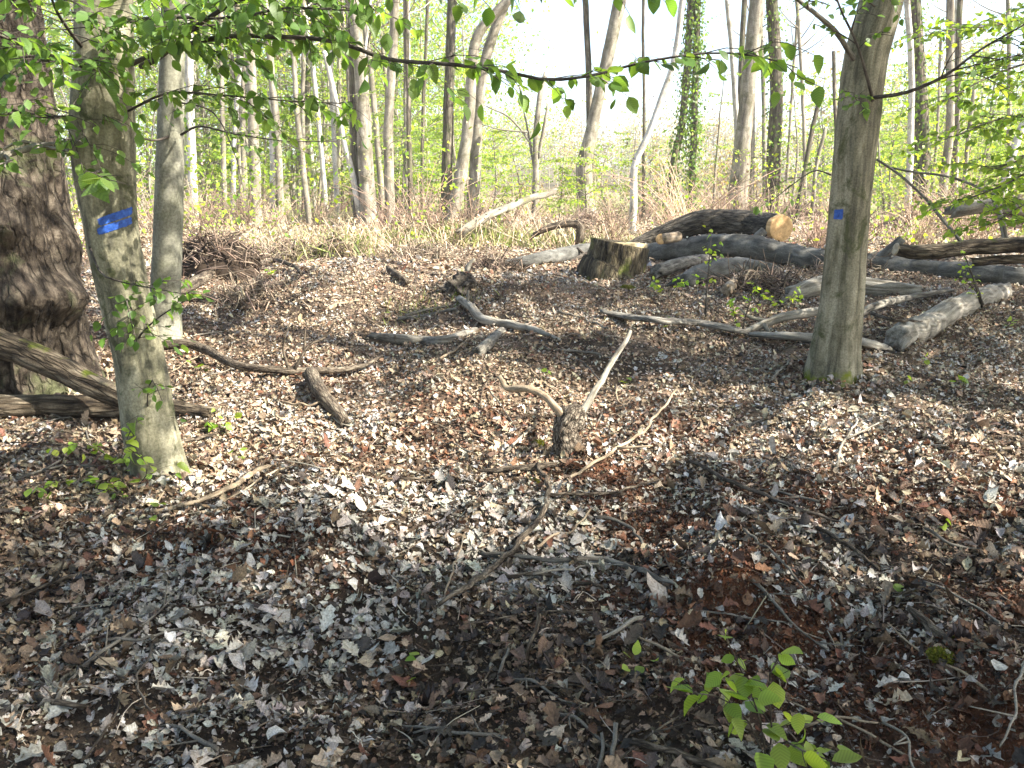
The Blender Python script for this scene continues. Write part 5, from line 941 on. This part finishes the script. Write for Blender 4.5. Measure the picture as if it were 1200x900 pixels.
# brush heaps, fallen wood and dry undergrowth
def heap(px, py, wpx, hpx, label, name='root_heap', earth=(.05, .037, .027), n_=560, cols=((.15, .11, .08), (.26, .2, .15), (.07, .052, .04))):
    b = G(px, py); d = b[1]; wd, hh = pxr(wpx, d), 2*pxr(hpx, d); e = empty(name, b, label, 'brush heap'); mb = MB()
    th = np.linspace(0, 2*np.pi, 60, endpoint=False); V = []; kk = 22
    for i in range(kk):
        f = i/(kk-1); rr = wd*math.cos(f*1.45)*(1+.3*fbm(np.stack([2*np.cos(th)+px, 2*np.sin(th), 0*th+f*2], -1), 3, 3)); z = hh*.8*math.sin(f*1.5)*(1+.2*vnoise(np.stack([np.cos(th)*2, np.sin(th)*2, 0*th+px], -1)))
        V.append(np.stack([b[0]+rr*np.cos(th), d+.3*wd+rr*.7*np.sin(th), b[2]-.1+z], -1))
    V = np.vstack(V); idx = np.arange(kk*60).reshape(kk, 60); V = V+.09*np.stack([fbm(V*5+q_*7, 3, 4) for q_ in range(3)], -1); F = np.stack([idx[:-1], np.roll(idx[:-1], -1, 1), np.roll(idx[1:], -1, 1), idx[1:]], -1).reshape(-1, 4); mb.add(V, F, None, earth); mb.build('earth', M['rootheap'], e)
    mb = MB(); q = V[r.integers(0, len(V), n_)]
    for v in q:
        u = runit(1, r)[0]; u[2] = abs(u[2])*.8; L = r.uniform(.2, .6)*wd*1.4; tube(mb, [v-u*L*.3, v+u*L*.3+r.normal(0, .06, 3), v+u*L*.7+r.normal(0, .1, 3)-[0, 0, .1*L]], [.009*r.uniform(.4, 1.6), .003], 4, capend=False, col=pick(cols, 1, .2, r)[0])
    mb.build('roots', M['drystem'], e)
r = np.random.default_rng(95)
heap(250, 322, 100, 56, 'dark upturned root heap on the sunlit bank behind the slim beech')
DRY = ((.26, .2, .145), (.38, .31, .23), (.14, .105, .075))
heap(345, 306, 120, 22, 'low tangle of dry roots and twigs on the sunlit bank', name='brush_heap', earth=(.17, .125, .085), cols=DRY)
heap(300, 352, 90, 16, 'low twig tangle behind the long crooked brown branch', name='brush_heap', earth=(.13, .095, .065), cols=DRY)
heap(490, 305, 110, 16, 'flat tangle of pale twigs beyond the hollow', name='brush_heap', earth=(.19, .145, .1), cols=DRY)
heap(575, 318, 70, 18, 'dark twig tangle between the black rotten stump and the far grey log', name='brush_heap', n_=300)
heap(900, 338, 110, 20, 'tangle of dark sticks among the broken log pieces', name='brush_heap', n_=460)
heap(1000, 318, 70, 18, 'tangle of pale sticks beneath the long grey felled log', name='brush_heap', n_=300, cols=DRY)
heap(394, 304, 52, 34, 'dark leaf covered earth mound with grass tufts in the sunlit brush', name='earth_mound', n_=150, earth=(.085, .065, .042), cols=((.3, .24, .17), (.2, .2, .09), (.12, .09, .06)))
heap(425, 250, 50, 24, 'brown brush heap at the foot of the twin grey trunks')
heap(560, 268, 60, 26, 'pink brown brush heap beneath the leaning trunks', name='brush_heap')
heap(690, 275, 70, 28, 'tangled brush heap before the crooked trunk', name='brush_heap', cols=((.28, .2, .15), (.4, .31, .24), (.16, .11, .08)))
heap(935, 262, 90, 26, 'tangled brush heap behind the orange sawn log end', name='brush_heap', cols=((.28, .21, .15), (.4, .32, .24), (.16, .12, .09)))
heap(1090, 272, 120, 30, 'long brush heap behind the slim mossy log', name='brush_heap', n_=380, cols=((.28, .2, .15), (.42, .33, .25), (.16, .11, .08)))
heap(1180, 270, 60, 30, 'brush heap beneath the overhanging beech boughs', name='brush_heap', cols=((.28, .2, .15), (.4, .31, .24), (.16, .11, .08)))
glog('fallen_log', 'pale fallen trunk propped up on brush beneath the dead snag', LG, [(540, 272), (580, 250), (612, 238), (650, 224)], [5, 4.6, 4, 3], 0, 'trunk_far', depths=[14.5, 15.3, 16.2, 17], step=.2, bump=.15, wob=.05)
glog('fallen_branch', 'dark arched branch on the brush before the crooked trunk', FB, [(625, 275), (645, 266), (668, 262), (680, 266), (679, 282)], [2.5, 4, 4.5, 5, 5], 0, 'brownwood', depths=[13.5]*5, step=.1)
glog('fallen_log', 'grey fallen trunk in the brush beneath the overhanging boughs', LG, [(1120, 246), (1150, 242), (1180, 244), (1230, 250)], 8, 9, 'trunk_far', depths=[12]*4, step=.15)
glog('fallen_branch', 'thin dark branch slanting across the brush behind the slim mossy log', FB, [(1028, 187), (1050, 202), (1080, 228), (1105, 258), (1125, 282)], 1.2, 2., 'greywood', depths=[9.4, 9.3, 9.2, 9.1, 9.0], step=.1, sides=8)
glog('fallen_branch', 'thin arched branch hanging over the brush towards the boughs', FB, [(1040, 196), (1075, 202), (1115, 208), (1150, 222), (1170, 240), (1178, 282)], 1.1, 1.8, 'greywood', depths=[9.6, 9.5, 9.4, 9.2, 9.1, 8.9], step=.1, sides=8)
glog('fallen_branch', 'bleached upright branch leaning on the far logs', FB, [(1163, 228), (1172, 252), (1179, 284)], 3, 3.5, 'palewood', depths=[8.9, 8.8, 8.75], step=.1, sides=8)
# dry stems, brambles and grass (uncountable)
mb = MB(); r = np.random.default_rng(99); n_ = 15000
y = 11+40*r.random(n_)**1.5; x = r.uniform(-1, 1, n_)*(.72*y+1); keep = (n2(x, y, .35, 3, 81)+.25 > r.random(n_)*.8-.25) & ((y > 13.5) | (x < -1.5)) & ~((x > 1.0) & (x < 5) & (y < 13)); x, y = x[keep], y[keep]; z = ground(x, y); n_ = len(x)
hh = r.uniform(.15, .8, n_)*np.clip(.75+1.3*n2(x, y, .28, 3, 82), .2, 1.9); lean = r.normal(0, 1.0, (n_, 2)); wd = .004+.0003*y
b0 = np.stack([x, y, z-.02], -1); m1 = b0+np.stack([lean[:, 0]*hh*.4, lean[:, 1]*hh*.4, hh*.65], -1); e1 = b0+np.stack([lean[:, 0]*hh*1.2, lean[:, 1]*hh*1.2, hh*np.clip(1-.33*np.abs(lean).sum(1), .1, 1)], -1)
cols = pick([(.36, .27, .18), (.44, .35, .24), (.29, .21, .145), (.33, .25, .18), (.5, .42, .3)], n_, .2, r)
tri = np.array([[1, 0, 0], [-.5, .87, 0], [-.5, -.87, 0]]); V = np.stack([b0[:, None]+tri*wd[:, None, None], m1[:, None]+tri*wd[:, None, None]*.8, e1[:, None]+tri*wd[:, None, None]*.4], 1)
fb = []
for l_ in (0, 1):
    for q in range(3): fb.append((l_*3+q, l_*3+(q+1) % 3, l_*3+3+(q+1) % 3, l_*3+3+q))
mb.add(V.reshape(-1, 3), (np.array(fb)[None]+(np.arange(n_)*9)[:, None, None]).reshape(-1, 4), None, np.repeat(cols, 9, 0))
q = r.integers(0, n_, 16000); f = r.random((16000, 1)); pos = m1[q]*(1-f)+e1[q]*f
leaf_batch(mb, T_QUAD, pos, runit(16000, r), runit(16000, r), .05*r.uniform(.6, 1.6, 16000), pick([(.40, .30, .2), (.3, .19, .12), (.48, .4, .28)], 16000, .2, r), .3, .3, 0, r, 1.2)
for k_ in range(110):
    yy = r.uniform(14, 40); xx = r.uniform(-1, 1)*(.68*yy); c0 = np.array([xx, yy, float(ground(xx, yy))]); hs = r.uniform(.7, 2.2); cc = pick([(.30, .21, .15), (.38, .28, .2), (.22, .15, .11), (.42, .34, .25)], 1, .15, r)[0]
    for g in range(26):
        an = r.uniform(0, 6.28); ln = r.uniform(.15, 1.1); L = hs*r.uniform(.5, 1.1); u = np.array([math.cos(an)*ln, math.sin(an)*ln, 1.]); u /= np.linalg.norm(u); m_ = c0+u*L*.6+r.normal(0, .08, 3); e_ = c0+u*L*np.array([1.25, 1.25, .85])+r.normal(0, .1, 3)
        tube(mb, [c0+r.normal(0, .08, 3), m_, e_], [.007+.0002*yy, .003], 3, capend=False, col=cc)
        for _ in range(2): f_ = r.random(); o_ = m_*f_+c0*(1-f_); tube(mb, [o_, o_+runit(1, r)[0]*L*.35+[0, 0, .1]], [.005, .002], 3, capend=False, col=cc)
    q = c0+np.abs(r.normal(0, 1, (60, 3)))*[0, 0, hs*.5]+r.normal(0, hs*.3, (60, 3)); q[:, 2] = np.maximum(q[:, 2], c0[2]+.05); leaf_batch(mb, T_QUAD, q, runit(60, r), runit(60, r), .05*r.uniform(.6, 1.4, 60), pick([(.40, .3, .2), (.3, .2, .13), (.34, .34, .12)], 60, .2, r), .3, .3, 0, r, 1.2)
tag(mb.build('dry_undergrowth', M['drystem'], origin=(0, 0, 0)), kind='stuff')
mb = MB()
def tuft(px, py, sx, sy, n_, hgt, cols):
    c = G(px, py); X_ = c[0]+r.normal(0, sx, n_); Y_ = c[1]+r.normal(0, sy, n_); p = np.stack([X_, Y_, ground(X_, Y_)-.01], -1)
    leaf_batch(mb, T_SIMPLE, p, np.array([0, 0, 1.])+r.normal(0, .4, (n_, 3)), runit(n_, r), hgt*r.uniform(.5, 1.3, n_), pick(cols, n_, .2, r), .5, .1, 0, r, .12+.0*hgt)
GC = [(.18, .24, .05), (.30, .32, .09), (.38, .34, .17)]
for t_ in [(540, 285, .45, .5, 1400, .34, GC), (480, 285, .9, .8, 1500, .3, GC), (380, 300, .4, .4, 400, .3, GC), (400, 262, 1.2, 1.5, 1000, .5, [(.4, .36, .2), (.48, .42, .28)]), (330, 280, 1., 1., 500, .3, [(.42, .36, .24)]), (620, 285, .8, .8, 600, .3, GC), (500, 365, .3, .2, 180, .12, GC), (700, 290, .8, .6, 400, .25, GC), (270, 262, 1.5, 1.5, 900, .5, [(.4, .36, .2), (.3, .34, .1)])]: tuft(*t_)
tag(mb.build('grass', M['grass'], origin=(0, 0, 0)), kind='stuff')
# low green undergrowth leaves through the brush
mb = MB(); n_ = 26000; y = 13+26*r.random(n_); x = r.uniform(-1, 1, n_)*(.7*y+1); k_ = n2(x, y, .3, 3, 91) > .08; x, y = x[k_], y[k_]; n_ = len(x)
p = np.stack([x, y, ground(x, y)+r.uniform(.1, 1.7, n_)**1.4], -1); leaf_batch(mb, T_QUAD, p, runit(n_, r), np.array([0, 0, 1.])+r.normal(0, .5, (n_, 3)), .07*r.uniform(.6, 1.4, n_)*(1+y*.01), pick(YGREEN, n_, .2, r), .2, .2, 0, r, 1.2)
tag(mb.build('green_undergrowth', M['leaf_far'], origin=(0, 0, 0)), kind='stuff')

# ------------------------------------------------------------------ far wood: reads as one mass
mb = MB(); lv = MB(); r = np.random.default_rng(123)
def fartree(x, y, h, kind, nl):
    z = float(ground(x, y)); b = np.array([x, y, z]); ln = r.normal(0, .05*h, 2); t_ = b+[ln[0], ln[1], h]
    cc = pick([(.28, .26, .20), (.38, .36, .29), (.20, .175, .13)], 1, .12, r)[0]
    p, _ = tube(mb, [b-[0, 0, .3], (b+t_)/2+r.normal(0, .02*h, 3), t_], [.006*h+.02, .025], 5, capend=False, col=cc)
    for k_ in range(12):
        s_ = r.uniform(.1, .95); a_ = b+(t_-b)*s_; an = r.uniform(0, 6.28); L = h*.28*(1.1-s_*.6); v = np.array([math.cos(an), math.sin(an), r.uniform(.3, 1.1)]); e = a_+v*L
        tube(mb, [a_, e], [.04, .012], 3, capend=False, col=cc)
        for g in range(3): o = runit(1, r)[0]*L*.6; tube(mb, [a_+v*L*r.uniform(.3, .9), e+o], [.02, .008], 3, capend=False, col=cc)
        c = pick(YGREEN if kind else [(.26, .19, .11), (.30, .26, .12), (.22, .17, .11)], nl, .2, r); q = e+r.normal(0, L*.42, (nl, 3)); leaf_batch(lv, T_QUAD, q, runit(nl, r), np.array([0, 0, 1.])+r.normal(0, .7, (nl, 3)), (.10+.0016*y)*r.uniform(.6, 1.4, nl), c, .2, .2, 0, r, 1.2)
for k_ in range(130):   # nearer wood to the left, tall
    y = r.uniform(38, 75); x = -r.uniform(.04, .85)*y; fartree(x, y, r.uniform(12, 19), r.random() < .95, 95)
for k_ in range(60):    # to the right, thinner
    y = r.uniform(50, 85); x = r.uniform(.34, .85)*y; fartree(x, y, r.uniform(7, 12), r.random() < .8, 45)
for k_ in range(170):   # low scrub on the way to the far edge
    y = r.uniform(42, 100); x = r.uniform(-.5, .85)*y; fartree(x, y, r.uniform(1.8, 4.2), r.random() < .45, 9)
for k_ in range(330):   # far edge across the meadow
    y = r.uniform(105, 170); x = r.uniform(-.2, .85)*y; fartree(x, y, r.uniform(6, 11), r.random() < .4, 16)
a_ = mb.build('far_wood', M['drystem'], origin=(0, 0, 0)); tag(a_, kind='stuff')
tag(lv.build('far_wood_foliage', M['leaf_far'], origin=(0, 0, 0)), kind='stuff')
def added_veil():  # added volume that pales the background, imitating overexposure and lens veil
    m = bpy.data.materials.new('haze air'); m.use_nodes = True; t = m.node_tree; t.nodes.clear(); out = t.nodes.new('ShaderNodeOutputMaterial'); v = t.nodes.new('ShaderNodeVolumePrincipled')
    v.inputs['Color'].default_value = (1, .99, .95, 1); v.inputs['Density'].default_value = VEIL; v.inputs['Anisotropy'].default_value = .2; t.links.new(v.outputs[0], out.inputs['Volume'])
    mb = MB(); a, z0, z1 = 640., -2., 32.; V = [(x, y, z) for z in (z0, z1) for y in (-a, a) for x in (-a, a)]
    mb.add(V, np.array([(0, 2, 3, 1), (4, 5, 7, 6), (0, 1, 5, 4), (2, 6, 7, 3), (0, 4, 6, 2), (1, 3, 7, 5)])); tag(mb.build('added_veil', m, smooth=False, origin=(0, 0, 0)), kind='stuff')
VEIL = .0011
if VEIL: added_veil()
for o in list(S.objects):
    if '_o' in o: del o['_o']
